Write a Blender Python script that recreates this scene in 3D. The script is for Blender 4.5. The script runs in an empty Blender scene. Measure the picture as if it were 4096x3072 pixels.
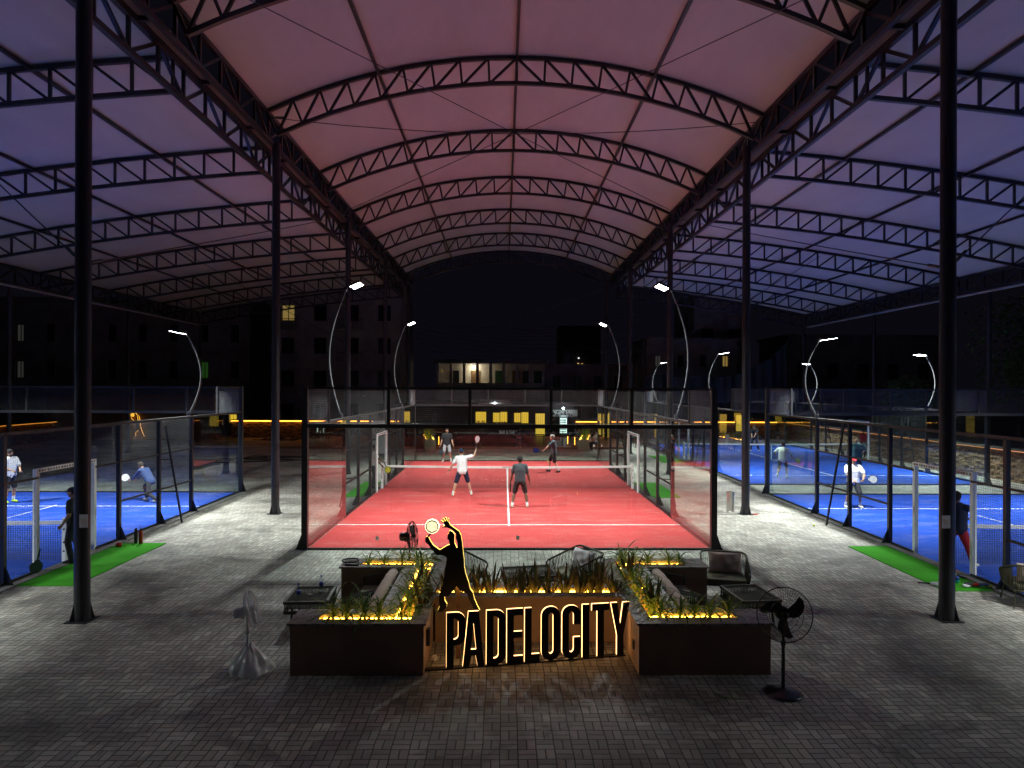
import bpy, bmesh, math, random
from math import sin, cos, pi, radians as R
from mathutils import Vector, Matrix
random.seed(7)
S = bpy.context.scene
C = S.collection

# ---------------------------------------------------------------- camera, world, exposure
cam = bpy.data.cameras.new("camera")
cam.sensor_width = 36.0
cam.lens = 2667 / 4096 * 36
cam.shift_y = 0.0038
cam.clip_end = 500
camo = bpy.data.objects.new("camera", cam)
C.objects.link(camo)
camo.matrix_world = Matrix.Translation((0, 0, 4.0)) @ Matrix.Rotation(R(-0.72), 4, 'Z') @ Matrix.Rotation(R(90), 4, 'X') @ Matrix.Rotation(R(0.2), 4, 'Z')
S.camera = camo
w = bpy.data.worlds.new("World")
S.world = w
w.use_nodes = True
wn = w.node_tree.nodes
bg = wn['Background']
bg.inputs[0].default_value = (0.5, 0.42, 0.8, 1)
bg.inputs[1].default_value = 0.006
S.view_settings.view_transform = 'Standard'
S.view_settings.look = 'None'
S.view_settings.exposure = 0
S.view_settings.gamma = 1
S.view_settings.use_curve_mapping = False
cy = S.cycles
cy.use_denoising = True
cy.max_bounces = 8
cy.diffuse_bounces = 4
cy.glossy_bounces = 4
cy.transparent_max_bounces = 40
cy.transmission_bounces = 4
cy.sample_clamp_indirect = 4
cy.caustics_reflective = False
cy.caustics_refractive = False
FLOOD = 680.0          # watts of one floodlight pair

# ---------------------------------------------------------------- materials
def nt(name):
    m = bpy.data.materials.new(name)
    m.use_nodes = True
    t = m.node_tree
    return m, t, t.nodes, t.links, t.nodes['Principled BSDF']

def mat(name, col, rough=0.6, metal=0.0, var=0.25, scale=6.0, bump=0.0, bscale=40.0, spec=0.5, coat=0.0, stretch=None):
    m, t, n, l, b = nt(name)
    tc = n.new('ShaderNodeTexCoord')
    mp = n.new('ShaderNodeMapping')
    l.new(tc.outputs['Object'], mp.inputs['Vector'])
    if stretch: mp.inputs['Scale'].default_value = stretch
    nz = n.new('ShaderNodeTexNoise')
    nz.inputs['Scale'].default_value = scale
    nz.inputs['Detail'].default_value = 6
    nz.inputs['Roughness'].default_value = 0.65
    l.new(mp.outputs[0], nz.inputs['Vector'])
    r = n.new('ShaderNodeMapRange')
    r.inputs['From Min'].default_value = 0.25
    r.inputs['From Max'].default_value = 0.75
    r.inputs['To Min'].default_value = 1 - var
    r.inputs['To Max'].default_value = 1 + var
    l.new(nz.outputs[0], r.inputs['Value'])
    mx = n.new('ShaderNodeVectorMath')
    mx.operation = 'SCALE'
    mx.inputs[0].default_value = col[:3]
    l.new(r.outputs[0], mx.inputs['Scale'])
    l.new(mx.outputs[0], b.inputs['Base Color'])
    b.inputs['Roughness'].default_value = rough
    b.inputs['Metallic'].default_value = metal
    b.inputs['Specular IOR Level'].default_value = spec
    b.inputs['Coat Weight'].default_value = coat
    if bump:
        n2 = n.new('ShaderNodeTexNoise')
        n2.inputs['Scale'].default_value = bscale
        n2.inputs['Detail'].default_value = 4
        l.new(mp.outputs[0], n2.inputs['Vector'])
        bp = n.new('ShaderNodeBump')
        bp.inputs['Strength'].default_value = bump
        bp.inputs['Distance'].default_value = 0.02
        l.new(n2.outputs[0], bp.inputs['Height'])
        l.new(bp.outputs[0], b.inputs['Normal'])
    return m

def emit(name, col, strength, base=(0.5, 0.5, 0.5)):
    m, t, n, l, b = nt(name)
    b.inputs['Base Color'].default_value = (*base, 1)
    b.inputs['Emission Color'].default_value = (*col, 1)
    b.inputs['Emission Strength'].default_value = strength
    return m

def glass_mat(name, tint=(0.9, 0.94, 0.92), ior=1.45):
    m = bpy.data.materials.new(name)
    m.use_nodes = True
    t = m.node_tree; n = t.nodes; l = t.links
    n.remove(n['Principled BSDF'])
    tr = n.new('ShaderNodeBsdfTransparent'); tr.inputs[0].default_value = (*tint, 1)
    gl = n.new('ShaderNodeBsdfGlossy'); gl.inputs['Roughness'].default_value = 0.0
    gl.inputs[0].default_value = (1, 1, 1, 1)
    fr = n.new('ShaderNodeFresnel'); fr.inputs[0].default_value = ior
    mx = n.new('ShaderNodeMixShader')
    gg = n.new('ShaderNodeNewGeometry')
    fac = math_node(t, 'MULTIPLY', fr.outputs[0], math_node(t, 'SUBTRACT', 1.0, gg.outputs['Backfacing']))
    fac = math_node(t, 'MINIMUM', math_node(t, 'MULTIPLY', fac, 1.5), 0.9)
    l.new(fac, mx.inputs[0]); l.new(tr.outputs[0], mx.inputs[1]); l.new(gl.outputs[0], mx.inputs[2])
    l.new(mx.outputs[0], n['Material Output'].inputs[0])
    return m

def plastic_film(name, col, alpha):
    m, t, n, l, b = nt(name)
    b.inputs['Base Color'].default_value = (*col, 1)
    b.inputs['Roughness'].default_value = 0.25
    b.inputs['Alpha'].default_value = alpha
    return m

def math_node(t, op, a, b=None, c=None):
    nd = t.nodes.new('ShaderNodeMath'); nd.operation = op
    for i, v in enumerate((a, b, c)):
        if v is None: continue
        if isinstance(v, (int, float)): nd.inputs[i].default_value = v
        else: t.links.new(v, nd.inputs[i])
    return nd.outputs[0]

def paving_mat():
    m, t, n, l, b = nt('concrete_pavers')
    M = lambda op, a, b_=None, c=None: math_node(t, op, a, b_, c)
    g = n.new('ShaderNodeNewGeometry')
    wob = n.new('ShaderNodeTexNoise'); wob.inputs['Scale'].default_value = 1.3
    l.new(g.outputs['Position'], wob.inputs['Vector'])
    sx = n.new('ShaderNodeSeparateXYZ'); l.new(g.outputs['Position'], sx.inputs[0])
    sw = n.new('ShaderNodeSeparateXYZ'); l.new(wob.outputs['Color'], sw.inputs[0])
    x = M('MULTIPLY', M('ADD', sx.outputs[0], M('MULTIPLY', sw.outputs[0], 0.05)), 5.0)
    y = M('MULTIPLY', M('ADD', sx.outputs[1], M('MULTIPLY', sw.outputs[1], 0.05)), 5.0)
    cx = M('FLOOR', x); cyy = M('FLOOR', y)
    fx = M('FRACT', x); fy = M('FRACT', y)
    par = M('FLOORED_MODULO', M('ADD', cx, cyy), 2.0)
    ip = M('SUBTRACT', 1.0, par)
    u = M('ADD', M('MULTIPLY', par, fx), M('MULTIPLY', ip, fy))
    v2 = M('MULTIPLY', M('ADD', M('MULTIPLY', par, fy), M('MULTIPLY', ip, fx)), 2.0)
    vi = M('FLOOR', v2); vf = M('FRACT', v2)
    du = M('MULTIPLY', M('MINIMUM', u, M('SUBTRACT', 1.0, u)), 0.2)
    dv = M('MULTIPLY', M('MINIMUM', vf, M('SUBTRACT', 1.0, vf)), 0.1)
    d = M('MINIMUM', du, dv)
    mr = n.new('ShaderNodeMapRange'); mr.interpolation_type = 'SMOOTHSTEP'
    mr.inputs['From Min'].default_value = 0.0035; mr.inputs['From Max'].default_value = 0.009
    l.new(d, mr.inputs['Value'])
    cmb = n.new('ShaderNodeCombineXYZ'); l.new(cx, cmb.inputs[0]); l.new(cyy, cmb.inputs[1]); l.new(vi, cmb.inputs[2])
    wn_ = n.new('ShaderNodeTexWhiteNoise'); wn_.noise_dimensions = '3D'; l.new(cmb.outputs[0], wn_.inputs['Vector'])
    rnd = wn_.outputs['Value']
    big = n.new('ShaderNodeTexNoise'); big.inputs['Scale'].default_value = 0.35; big.inputs['Detail'].default_value = 7
    big.inputs['Roughness'].default_value = 0.62
    l.new(g.outputs['Position'], big.inputs['Vector'])
    br = n.new('ShaderNodeMapRange'); br.inputs['From Min'].default_value = 0.38; br.inputs['From Max'].default_value = 0.56
    br.inputs['To Min'].default_value = 0.5; br.inputs['To Max'].default_value = 1.08
    l.new(big.outputs[0], br.inputs['Value'])
    fine = n.new('ShaderNodeTexNoise'); fine.inputs['Scale'].default_value = 45; fine.inputs['Detail'].default_value = 3
    l.new(g.outputs['Position'], fine.inputs['Vector'])
    val = M('MULTIPLY', M('ADD', 0.72, M('MULTIPLY', M('POWER', rnd, 2.0), 0.42)), br.outputs[0])
    val = M('MULTIPLY', val, M('ADD', 0.85, M('MULTIPLY', fine.outputs[0], 0.3)))
    st_ = n.new('ShaderNodeTexNoise'); st_.inputs['Scale'].default_value = 0.8; st_.inputs['Detail'].default_value = 9; st_.inputs['Roughness'].default_value = 0.7; st_.inputs['Distortion'].default_value = 0.6
    off = n.new('ShaderNodeVectorMath'); off.operation = 'ADD'; off.inputs[1].default_value = (13.7, 4.2, 0)
    l.new(g.outputs['Position'], off.inputs[0]); l.new(off.outputs[0], st_.inputs['Vector'])
    sr = n.new('ShaderNodeMapRange'); sr.inputs['From Min'].default_value = 0.56; sr.inputs['From Max'].default_value = 0.62; sr.inputs['To Min'].default_value = 1.0; sr.inputs['To Max'].default_value = 0.58
    l.new(M('ADD', st_.outputs[0], M('MULTIPLY', rnd, 0.05)), sr.inputs['Value'])
    val = M('MULTIPLY', val, sr.outputs[0])
    ramp = n.new('ShaderNodeValToRGB')
    ramp.color_ramp.elements[0].color = (0.47, 0.425, 0.37, 1)
    ramp.color_ramp.elements[1].color = (0.46, 0.46, 0.4, 1)
    l.new(wn_.outputs['Color'], ramp.inputs[0])
    sc = n.new('ShaderNodeVectorMath'); sc.operation = 'SCALE'
    l.new(ramp.outputs[0], sc.inputs[0]); l.new(val, sc.inputs['Scale'])
    mx = n.new('ShaderNodeMix'); mx.data_type = 'RGBA'
    mx.inputs['A'].default_value = (0.035, 0.033, 0.032, 1)
    l.new(mr.outputs[0], mx.inputs['Factor']); l.new(sc.outputs[0], mx.inputs['B'])
    l.new(mx.outputs['Result'], b.inputs['Base Color'])
    rr = n.new('ShaderNodeMapRange'); rr.inputs['To Min'].default_value = 0.45; rr.inputs['To Max'].default_value = 0.8
    l.new(big.outputs[0], rr.inputs['Value']); l.new(rr.outputs[0], b.inputs['Roughness'])
    h = M('ADD', M('MULTIPLY', mr.outputs[0], 1.0), M('ADD', M('MULTIPLY', rnd, 0.35), M('MULTIPLY', fine.outputs[0], 0.25)))
    bp = n.new('ShaderNodeBump'); bp.inputs['Strength'].default_value = 0.8; bp.inputs['Distance'].default_value = 0.006
    l.new(h, bp.inputs['Height']); l.new(bp.outputs[0], b.inputs['Normal'])
    return m

def turf_mat(name, col, dust=(0.6, 0.55, 0.5), amount=0.2):
    m, t, n, l, b = nt(name)
    g = n.new('ShaderNodeNewGeometry')
    a = n.new('ShaderNodeTexNoise'); a.inputs['Scale'].default_value = 0.8; a.inputs['Detail'].default_value = 8; a.inputs['Roughness'].default_value = 0.7
    l.new(g.outputs['Position'], a.inputs['Vector'])
    f = n.new('ShaderNodeTexNoise'); f.inputs['Scale'].default_value = 60; f.inputs['Detail'].default_value = 3
    mp = n.new('ShaderNodeMapping'); mp.inputs['Scale'].default_value = (0.35, 1, 1)
    l.new(g.outputs['Position'], mp.inputs[0]); l.new(mp.outputs[0], f.inputs['Vector'])
    v = math_node(t, 'ADD', 0.55, math_node(t, 'ADD', math_node(t, 'MULTIPLY', a.outputs[0], 0.55), math_node(t, 'MULTIPLY', f.outputs[0], 0.42)))
    sc = n.new('ShaderNodeVectorMath'); sc.operation = 'SCALE'; sc.inputs[0].default_value = col
    l.new(v, sc.inputs['Scale'])
    d = n.new('ShaderNodeTexNoise'); d.inputs['Scale'].default_value = 2.2; d.inputs['Detail'].default_value = 9; d.inputs['Roughness'].default_value = 0.75
    l.new(mp.outputs[0], d.inputs['Vector'])
    dr = n.new('ShaderNodeMapRange'); dr.inputs['From Min'].default_value = 0.5; dr.inputs['From Max'].default_value = 0.8
    dr.inputs['To Max'].default_value = amount * 2.0
    l.new(d.outputs[0], dr.inputs['Value'])
    mx = n.new('ShaderNodeMix'); mx.data_type = 'RGBA'; mx.inputs['B'].default_value = (*dust, 1)
    l.new(dr.outputs[0], mx.inputs['Factor']); l.new(sc.outputs[0], mx.inputs['A'])
    l.new(mx.outputs['Result'], b.inputs['Base Color'])
    b.inputs['Roughness'].default_value = 0.95
    b.inputs['Specular IOR Level'].default_value = 0.08
    bp = n.new('ShaderNodeBump'); bp.inputs['Strength'].default_value = 0.5; bp.inputs['Distance'].default_value = 0.01
    l.new(f.outputs[0], bp.inputs['Height']); l.new(bp.outputs[0], b.inputs['Normal'])
    return m

def leaf_mat(name, col, col2):
    m, t, n, l, b = nt(name)
    g = n.new('ShaderNodeNewGeometry')
    a = n.new('ShaderNodeTexNoise'); a.inputs['Scale'].default_value = 9
    l.new(g.outputs['Position'], a.inputs['Vector'])
    rp = n.new('ShaderNodeMix'); rp.data_type = 'RGBA'
    rp.inputs['A'].default_value = (*col, 1); rp.inputs['B'].default_value = (*col2, 1)
    mr = n.new('ShaderNodeMapRange'); mr.inputs['From Min'].default_value = 0.35; mr.inputs['From Max'].default_value = 0.65
    l.new(a.outputs[0], mr.inputs['Value']); l.new(mr.outputs[0], rp.inputs['Factor'])
    l.new(rp.outputs['Result'], b.inputs['Base Color'])
    b.inputs['Roughness'].default_value = 0.42
    # light passes through thin leaves
    tl = n.new('ShaderNodeBsdfTranslucent'); l.new(rp.outputs['Result'], tl.inputs[0])
    ms = n.new('ShaderNodeMixShader'); ms.inputs[0].default_value = 0.35
    l.new(b.outputs[0], ms.inputs[1]); l.new(tl.outputs[0], ms.inputs[2])
    l.new(ms.outputs[0], n['Material Output'].inputs[0])
    return m

def marble_mat():
    m, t, n, l, b = nt('veined_marble')
    g = n.new('ShaderNodeNewGeometry')
    a = n.new('ShaderNodeTexNoise'); a.inputs['Scale'].default_value = 3.5; a.inputs['Detail'].default_value = 8; a.inputs['Distortion'].default_value = 1.6
    l.new(g.outputs['Position'], a.inputs['Vector'])
    v = math_node(t, 'ABSOLUTE', math_node(t, 'SUBTRACT', a.outputs[0], 0.5))
    mr = n.new('ShaderNodeMapRange'); mr.inputs['From Min'].default_value = 0.0; mr.inputs['From Max'].default_value = 0.05
    l.new(v, mr.inputs['Value'])
    mx = n.new('ShaderNodeMix'); mx.data_type = 'RGBA'
    mx.inputs['A'].default_value = (0.13, 0.1, 0.09, 1); mx.inputs['B'].default_value = (0.34, 0.3, 0.29, 1)
    l.new(mr.outputs[0], mx.inputs['Factor']); l.new(mx.outputs['Result'], b.inputs['Base Color'])
    b.inputs['Roughness'].default_value = 0.32
    return m

def stone_mat():
    m, t, n, l, b = nt('rough_rubble_stone')
    g = n.new('ShaderNodeNewGeometry')
    v = n.new('ShaderNodeTexVoronoi'); v.inputs['Scale'].default_value = 2.5
    mp = n.new('ShaderNodeMapping'); mp.inputs['Scale'].default_value = (1, 1, 2.2)
    l.new(g.outputs['Position'], mp.inputs[0]); l.new(mp.outputs[0], v.inputs['Vector'])
    a = n.new('ShaderNodeTexNoise'); a.inputs['Scale'].default_value = 8; a.inputs['Detail'].default_value = 8
    l.new(g.outputs['Position'], a.inputs['Vector'])
    val = math_node(t, 'MULTIPLY', math_node(t, 'ADD', 0.3, v.outputs['Distance']), math_node(t, 'ADD', 0.3, a.outputs[0]))
    sc = n.new('ShaderNodeVectorMath'); sc.operation = 'SCALE'; sc.inputs[0].default_value = (0.28, 0.17, 0.09)
    l.new(val, sc.inputs['Scale']); l.new(sc.outputs[0], b.inputs['Base Color'])
    b.inputs['Roughness'].default_value = 0.9
    bp = n.new('ShaderNodeBump'); bp.inputs['Strength'].default_value = 1.0; bp.inputs['Distance'].default_value = 0.15
    l.new(val, bp.inputs['Height']); l.new(bp.outputs[0], b.inputs['Normal'])
    return m

K = {}
K['steel'] = mat('black_painted_steel', (0.022, 0.021, 0.027), 0.38, var=0.35, scale=3)
K['frame'] = mat('black_court_frame', (0.02, 0.02, 0.022), 0.4, var=0.3, scale=8)
K['wire'] = mat('galvanised_wire', (0.07, 0.075, 0.08), 0.5, metal=0.2, var=0.2, scale=3)
K['galv'] = mat('galvanised_pole', (0.13, 0.135, 0.14), 0.35, metal=0.6, var=0.15, scale=5)
K['canvas'] = mat('white_tensile_canvas', (0.44, 0.435, 0.425), 0.7, var=0.1, scale=0.9, bump=0.55, bscale=1.6, stretch=(1, 0.35, 1))
K['gutter'] = mat('brown_gutter_sheet', (0.14, 0.12, 0.12), 0.5, var=0.2, scale=2)
K['glass'] = glass_mat('court_glass')
K['clear'] = glass_mat('clear_plastic', (0.88, 0.93, 0.97), 1.5)
K['white'] = mat('white_paint', (0.85, 0.86, 0.85), 0.5, var=0.1, scale=6)
K['line'] = mat('white_line', (0.8, 0.82, 0.84), 0.8, var=0.12, scale=30)
K['lamplit_topwire'] = mat('lamplit_galvanised_wire', (0.3, 0.31, 0.32), 0.5, metal=0.2, var=0.2, scale=3)  # mesh wire near the lamps: their light painted in as a paler colour
K['netcord'] = mat('black_net_cord', (0.012, 0.012, 0.014), 0.8)
K['red_turf'] = turf_mat('red_turf', (0.42, 0.052, 0.053), amount=0.1)
K['blue_turf'] = turf_mat('blue_turf', (0.013, 0.05, 0.31), amount=0.08)
K['green'] = turf_mat('green_artificial_grass', (0.05, 0.3, 0.02), (0.1, 0.4, 0.05), 0.1)
K['pave'] = paving_mat()
K['concrete'] = mat('grey_concrete', (0.22, 0.22, 0.21), 0.85, var=0.3, scale=4, bump=0.3, bscale=20)
K['marble'] = marble_mat()
K['planter'] = mat('taupe_plaster', (0.38, 0.25, 0.17), 0.75, var=0.12, scale=3, bump=0.1, bscale=60)
K['soil'] = mat('pale_gravel', (0.3, 0.2, 0.1), 0.9, var=0.4, scale=40, bump=0.5, bscale=60)
K['led'] = emit('warm_light_strip', (1.0, 0.5, 0.05), 22)
K['ledside'] = emit('dim_amber_strip', (1.0, 0.33, 0.03), 1.3)
K['ledfar'] = emit('amber_light_strip', (1.0, 0.34, 0.03), 7.5)
K['disc'] = emit('white_hot_panel', (1.0, 0.86, 0.5), 2.8)
K['halo'] = emit('cream_light_edge', (1.0, 0.52, 0.18), 4.6)
K['halo_y'] = emit('yellow_light_edge', (1.0, 0.68, 0.1), 3.2)
K['lens'] = emit('floodlight_lens', (0.93, 0.97, 1.0), 30)
K['black'] = mat('matt_black', (0.009, 0.008, 0.009), 0.55)
K['rope'] = mat('olive_brown_rope', (0.045, 0.04, 0.02), 0.7, var=0.3, scale=30)
K['ropef'] = mat('dark_olive_frame', (0.06, 0.055, 0.03), 0.5, var=0.2, scale=20)
K['cushion'] = mat('olive_grey_cushion', (0.2, 0.2, 0.13), 0.9, var=0.1, scale=10, bump=0.2, bscale=15)
K['pillow'] = mat('beige_pillow', (0.6, 0.48, 0.4), 0.9, var=0.15, scale=8, bump=0.5, bscale=9)
K['leaf'] = leaf_mat('spider_plant_leaf', (0.04, 0.12, 0.02), (0.16, 0.28, 0.05))
K['sword'] = leaf_mat('dark_sword_leaf', (0.04, 0.06, 0.02), (0.08, 0.05, 0.025))
K['tree'] = leaf_mat('tree_leaf', (0.08, 0.16, 0.04), (0.13, 0.2, 0.05))
K['bark'] = mat('bark', (0.1, 0.07, 0.05), 0.9, var=0.4, scale=20)
K['stone'] = stone_mat()
K['greendoor'] = mat('dark_green_door', (0.02, 0.08, 0.03), 0.6)
K['brownwall'] = mat('brown_plaster_wall', (0.2, 0.11, 0.05), 0.85, var=0.3, scale=1.5, bump=0.2, bscale=10)
K['bldg'] = mat('weathered_concrete_facade', (0.3, 0.27, 0.25), 0.9, var=0.45, scale=0.6, bump=0.2, bscale=6)
K['bldg2'] = mat('cream_facade', (0.65, 0.58, 0.5), 0.9, var=0.35, scale=0.8)
K['darkwall'] = mat('charcoal_cladding', (0.035, 0.035, 0.038), 0.6, var=0.3, scale=2)
K['opening'] = mat('dark_window_recess', (0.02, 0.02, 0.025), 0.2, var=0.2)
K['winy'] = emit('yellow_lit_window', (1.0, 0.6, 0.04), 0.85)
K['wing'] = emit('green_lit_window', (0.12, 0.5, 0.06), 0.06)
K['winyd'] = emit('dim_yellow_window', (0.9, 0.6, 0.15), 0.22)
K['winw'] = emit('white_lit_window', (0.7, 0.7, 0.6), 0.03)
K['tarp'] = mat('navy_tarpaulin', (0.03, 0.04, 0.06), 0.7, var=0.2, scale=1)
K['wood'] = mat('brown_deck_timber', (0.16, 0.075, 0.05), 0.5, var=0.35, scale=3, stretch=(1, 8, 8))
K['chrome'] = mat('brushed_stainless', (0.6, 0.58, 0.55), 0.32, metal=1.0, var=0.1)
K['blackplastic'] = mat('black_plastic', (0.015, 0.013, 0.013), 0.3, var=0.2, coat=0.2)
K['greyplastic'] = mat('grey_plastic', (0.75, 0.74, 0.74), 0.35, var=0.15)
K['bag'] = plastic_film('clear_plastic_bag', (0.85, 0.83, 0.82), 0.72)
K['blueplastic'] = mat('blue_plastic', (0.02, 0.05, 0.35), 0.35)
K['redplastic'] = mat('red_plastic', (0.4, 0.01, 0.01), 0.3)
K['orangeplastic'] = mat('orange_plastic', (0.7, 0.12, 0.02), 0.35)
K['liquid'] = mat('turquoise_drink', (0.02, 0.35, 0.5), 0.1)
K['ball'] = mat('yellow_felt', (0.5, 0.65, 0.05), 0.9, bump=0.3, bscale=80)
K['paper'] = mat('white_card', (0.6, 0.58, 0.55), 0.7)

# ---------------------------------------------------------------- object helpers
def tag(o, label=None, cat=None, group=None, kind=None):
    if label: o['label'] = label
    if cat: o['category'] = cat
    if group: o['group'] = group
    if kind: o['kind'] = kind
    return o

def thing(name, label, cat, loc=(0, 0, 0), rz=0.0, group=None, rot=None):
    o = bpy.data.objects.new(name, None)
    o.empty_display_size = 0.2
    C.objects.link(o)
    o.location = loc
    o.rotation_euler = rot if rot else (0, 0, rz)
    return tag(o, label, cat, group)

def root_of(o):
    while o.parent: o = o.parent
    return o

class MB:
    """collects geometry; build() links it as one mesh object"""
    def __init__(s, world=False):
        s.v = []; s.f = []; s.world = world
    def add(s, vs, fs):
        k = len(s.v); s.v += [tuple(p) for p in vs]; s.f += [tuple(i + k for i in f) for f in fs]
        return s
    def box(s, x0, x1, y0, y1, z0, z1):
        return s.add([(x, y, z) for z in (z0, z1) for y in (y0, y1) for x in (x0, x1)],
                     [(0, 2, 3, 1), (4, 5, 7, 6), (0, 1, 5, 4), (2, 6, 7, 3), (0, 4, 6, 2), (1, 3, 7, 5)])
    def rbox(s, x0, x1, y0, y1, z0, z1, r=0.03, seg=3):
        bm = bmesh.new()
        bmesh.ops.create_cube(bm, size=1)
        for v in bm.verts:
            v.co = Vector(((x0 + x1) / 2 + v.co.x * (x1 - x0), (y0 + y1) / 2 + v.co.y * (y1 - y0), (z0 + z1) / 2 + v.co.z * (z1 - z0)))
        bmesh.ops.bevel(bm, geom=bm.edges[:], offset=r, segments=seg, profile=0.6, affect='EDGES')
        return s.bm(bm)
    def bm(s, bm):
        bm.verts.index_update()
        s.add([v.co[:] for v in bm.verts], [[v.index for v in f.verts] for f in bm.faces]); bm.free()
        return s
    def bar(s, p, q, w, h=None, up=(0, 0, 1), cap=True):
        h = w if h is None else h
        p = Vector(p); q = Vector(q); d = (q - p)
        if d.length < 1e-6: return s
        d.normalize(); u = Vector(up)
        if abs(d.dot(u)) > 0.98: u = Vector((1, 0, 0)) if abs(d.x) < 0.9 else Vector((0, 1, 0))
        a = d.cross(u).normalized() * w / 2; b = a.cross(d).normalized() * h / 2
        vs = [e + i * a + j * b for e in (p, q) for i, j in ((-1, -1), (1, -1), (1, 1), (-1, 1))]
        fs = [(0, 1, 5, 4), (1, 2, 6, 5), (2, 3, 7, 6), (3, 0, 4, 7)]
        if cap: fs += [(3, 2, 1, 0), (4, 5, 6, 7)]
        return s.add(vs, fs)
    def wire(s, p, q, r):
        p = Vector(p); q = Vector(q); d = (q - p).normalized()
        u = Vector((0, 0, 1)) if abs(d.z) < 0.9 else Vector((1, 0, 0))
        a = d.cross(u).normalized() * r; b = a.cross(d).normalized() * r
        vs = [e + a * cos(t) + b * sin(t) for e in (p, q) for t in (0, 2.094, 4.189)]
        return s.add(vs, [(0, 1, 4, 3), (1, 2, 5, 4), (2, 0, 3, 5)])
    def tube(s, pts, r, n=8, close=False, cap=True):
        pts = [Vector(p) for p in pts]; N = len(pts)
        rs = r if isinstance(r, (list, tuple)) else [r] * N
        vs = []; fs = []; pu = None
        for i, p in enumerate(pts):
            if close: d = pts[(i + 1) % N] - pts[i - 1]
            else: d = pts[min(i + 1, N - 1)] - pts[max(i - 1, 0)]
            d.normalize()
            if pu is None:
                pu = Vector((0, 0, 1)) if abs(d.z) < 0.9 else Vector((1, 0, 0))
            a = d.cross(pu).normalized(); b = a.cross(d).normalized(); pu = b
            vs += [p + (a * cos(2 * pi * k / n) + b * sin(2 * pi * k / n)) * rs[i] for k in range(n)]
        M_ = N if close else N - 1
        for i in range(M_):
            j = (i + 1) % N
            for k in range(n):
                fs.append((i * n + k, i * n + (k + 1) % n, j * n + (k + 1) % n, j * n + k))
        if cap and not close:
            fs.append(tuple(range(n - 1, -1, -1))); fs.append(tuple((N - 1) * n + k for k in range(n)))
        return s.add(vs, fs)
    def lathe(s, prof, n=24, c=(0, 0, 0), axis='Z'):
        vs = []; fs = []
        for r, z in prof:
            for k in range(n):
                t = 2 * pi * k / n
                p = (r * cos(t), r * sin(t), z)
                if axis == 'Y': p = (p[0], p[2], p[1])
                if axis == 'X': p = (p[2], p[0], p[1])
                vs.append((p[0] + c[0], p[1] + c[1], p[2] + c[2]))
        for i in range(len(prof) - 1):
            for k in range(n):
                a, b = i * n + k, i * n + (k + 1) % n
                fs.append((a, b, b + n, a + n))
        fs.append(tuple(range(n - 1, -1, -1))); fs.append(tuple((len(prof) - 1) * n + k for k in range(n)))
        return s.add(vs, fs)
    def xf(s, mtx):
        s.v = [tuple(mtx @ Vector(p)) for p in s.v]; return s
    def build(s, name, m, parent=None, smooth=False, loc=None):
        me = bpy.data.meshes.new(name)
        off = Vector((0, 0, 0))
        if s.world:
            if parent is not None: off = root_of(parent).location
            elif loc is not None: off = Vector(loc)
        me.from_pydata([tuple(Vector(p) - off) for p in s.v], [], s.f)
        me.materials.append(m)
        if smooth:
            me.polygons.foreach_set('use_smooth', [True] * len(me.polygons))
        me.update()
        o = bpy.data.objects.new(name, me)
        C.objects.link(o)
        if parent is not None: o.parent = parent
        elif loc is not None: o.location = loc
        return o

def link_mesh(name, me, m, parent=None, loc=None, rot=None):
    me.materials.clear(); me.materials.append(m)
    o = bpy.data.objects.new(name, me)
    C.objects.link(o)
    if parent is not None: o.parent = parent
    if loc is not None: o.location = loc
    if rot is not None: o.rotation_euler = rot
    return o

def dup(o, loc=None, rz=None, label=None, parent=None):
    c = o.copy(); C.objects.link(c)
    if parent is not None: c.parent = parent
    if loc is not None: c.location = loc
    if rz is not None: c.rotation_euler = (0, 0, rz)
    if label: c['label'] = label
    for ch in list(o.children): dup(ch, parent=c)
    return c

def shape(name, loops, depth, m, parent=None, xf=None):
    """flat outline (loops of (x,z), holes allowed) with thickness along y"""
    cu = bpy.data.curves.new(name, 'CURVE'); cu.dimensions = '2D'; cu.fill_mode = 'BOTH'; cu.extrude = depth / 2
    for lp in loops:
        sp = cu.splines.new('POLY'); sp.points.add(len(lp) - 1); sp.use_cyclic_u = True
        for p, q in zip(sp.points, lp): p.co = (q[0], q[1], 0, 1)
    tmp = bpy.data.objects.new(name, cu)
    me = bpy.data.meshes.new_from_object(tmp)
    bpy.data.objects.remove(tmp); bpy.data.curves.remove(cu)
    mt = Matrix.Rotation(pi / 2, 4, 'X')
    if xf is not None: mt = xf @ mt
    me.transform(mt); me.update()
    me.name = name
    return link_mesh(name, me, m, parent)

def text(name, body, size, m, parent=None, xf=None, depth=0.004, align='CENTER', sx=1.0):
    cu = bpy.data.curves.new(name, 'FONT'); cu.body = body; cu.size = size; cu.extrude = depth / 2; cu.align_x = align; cu.align_y = 'CENTER'
    cu.offset = size * 0.012
    tmp = bpy.data.objects.new(name, cu)
    me = bpy.data.meshes.new_from_object(tmp)
    bpy.data.objects.remove(tmp); bpy.data.curves.remove(cu)
    mt = Matrix.Rotation(pi / 2, 4, 'X') @ Matrix.Diagonal((sx, 1, 1, 1))
    if xf is not None: mt = xf @ mt
    me.transform(mt); me.update(); me.name = name
    return link_mesh(name, me, m, parent)

ORD = ['first', 'second', 'third', 'fourth', 'fifth', 'sixth', 'seventh', 'eighth', 'ninth', 'tenth', 'eleventh', 'twelfth', 'thirteenth', 'fourteenth', 'fifteenth']
# ---------------------------------------------------------------- ground
g = MB(); g.add([(-90, -12, 0), (90, -12, 0), (90, 110, 0), (-90, 110, 0)], [(0, 1, 2, 3)])
tag(g.build('paving', K['pave']), kind='structure')

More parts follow.
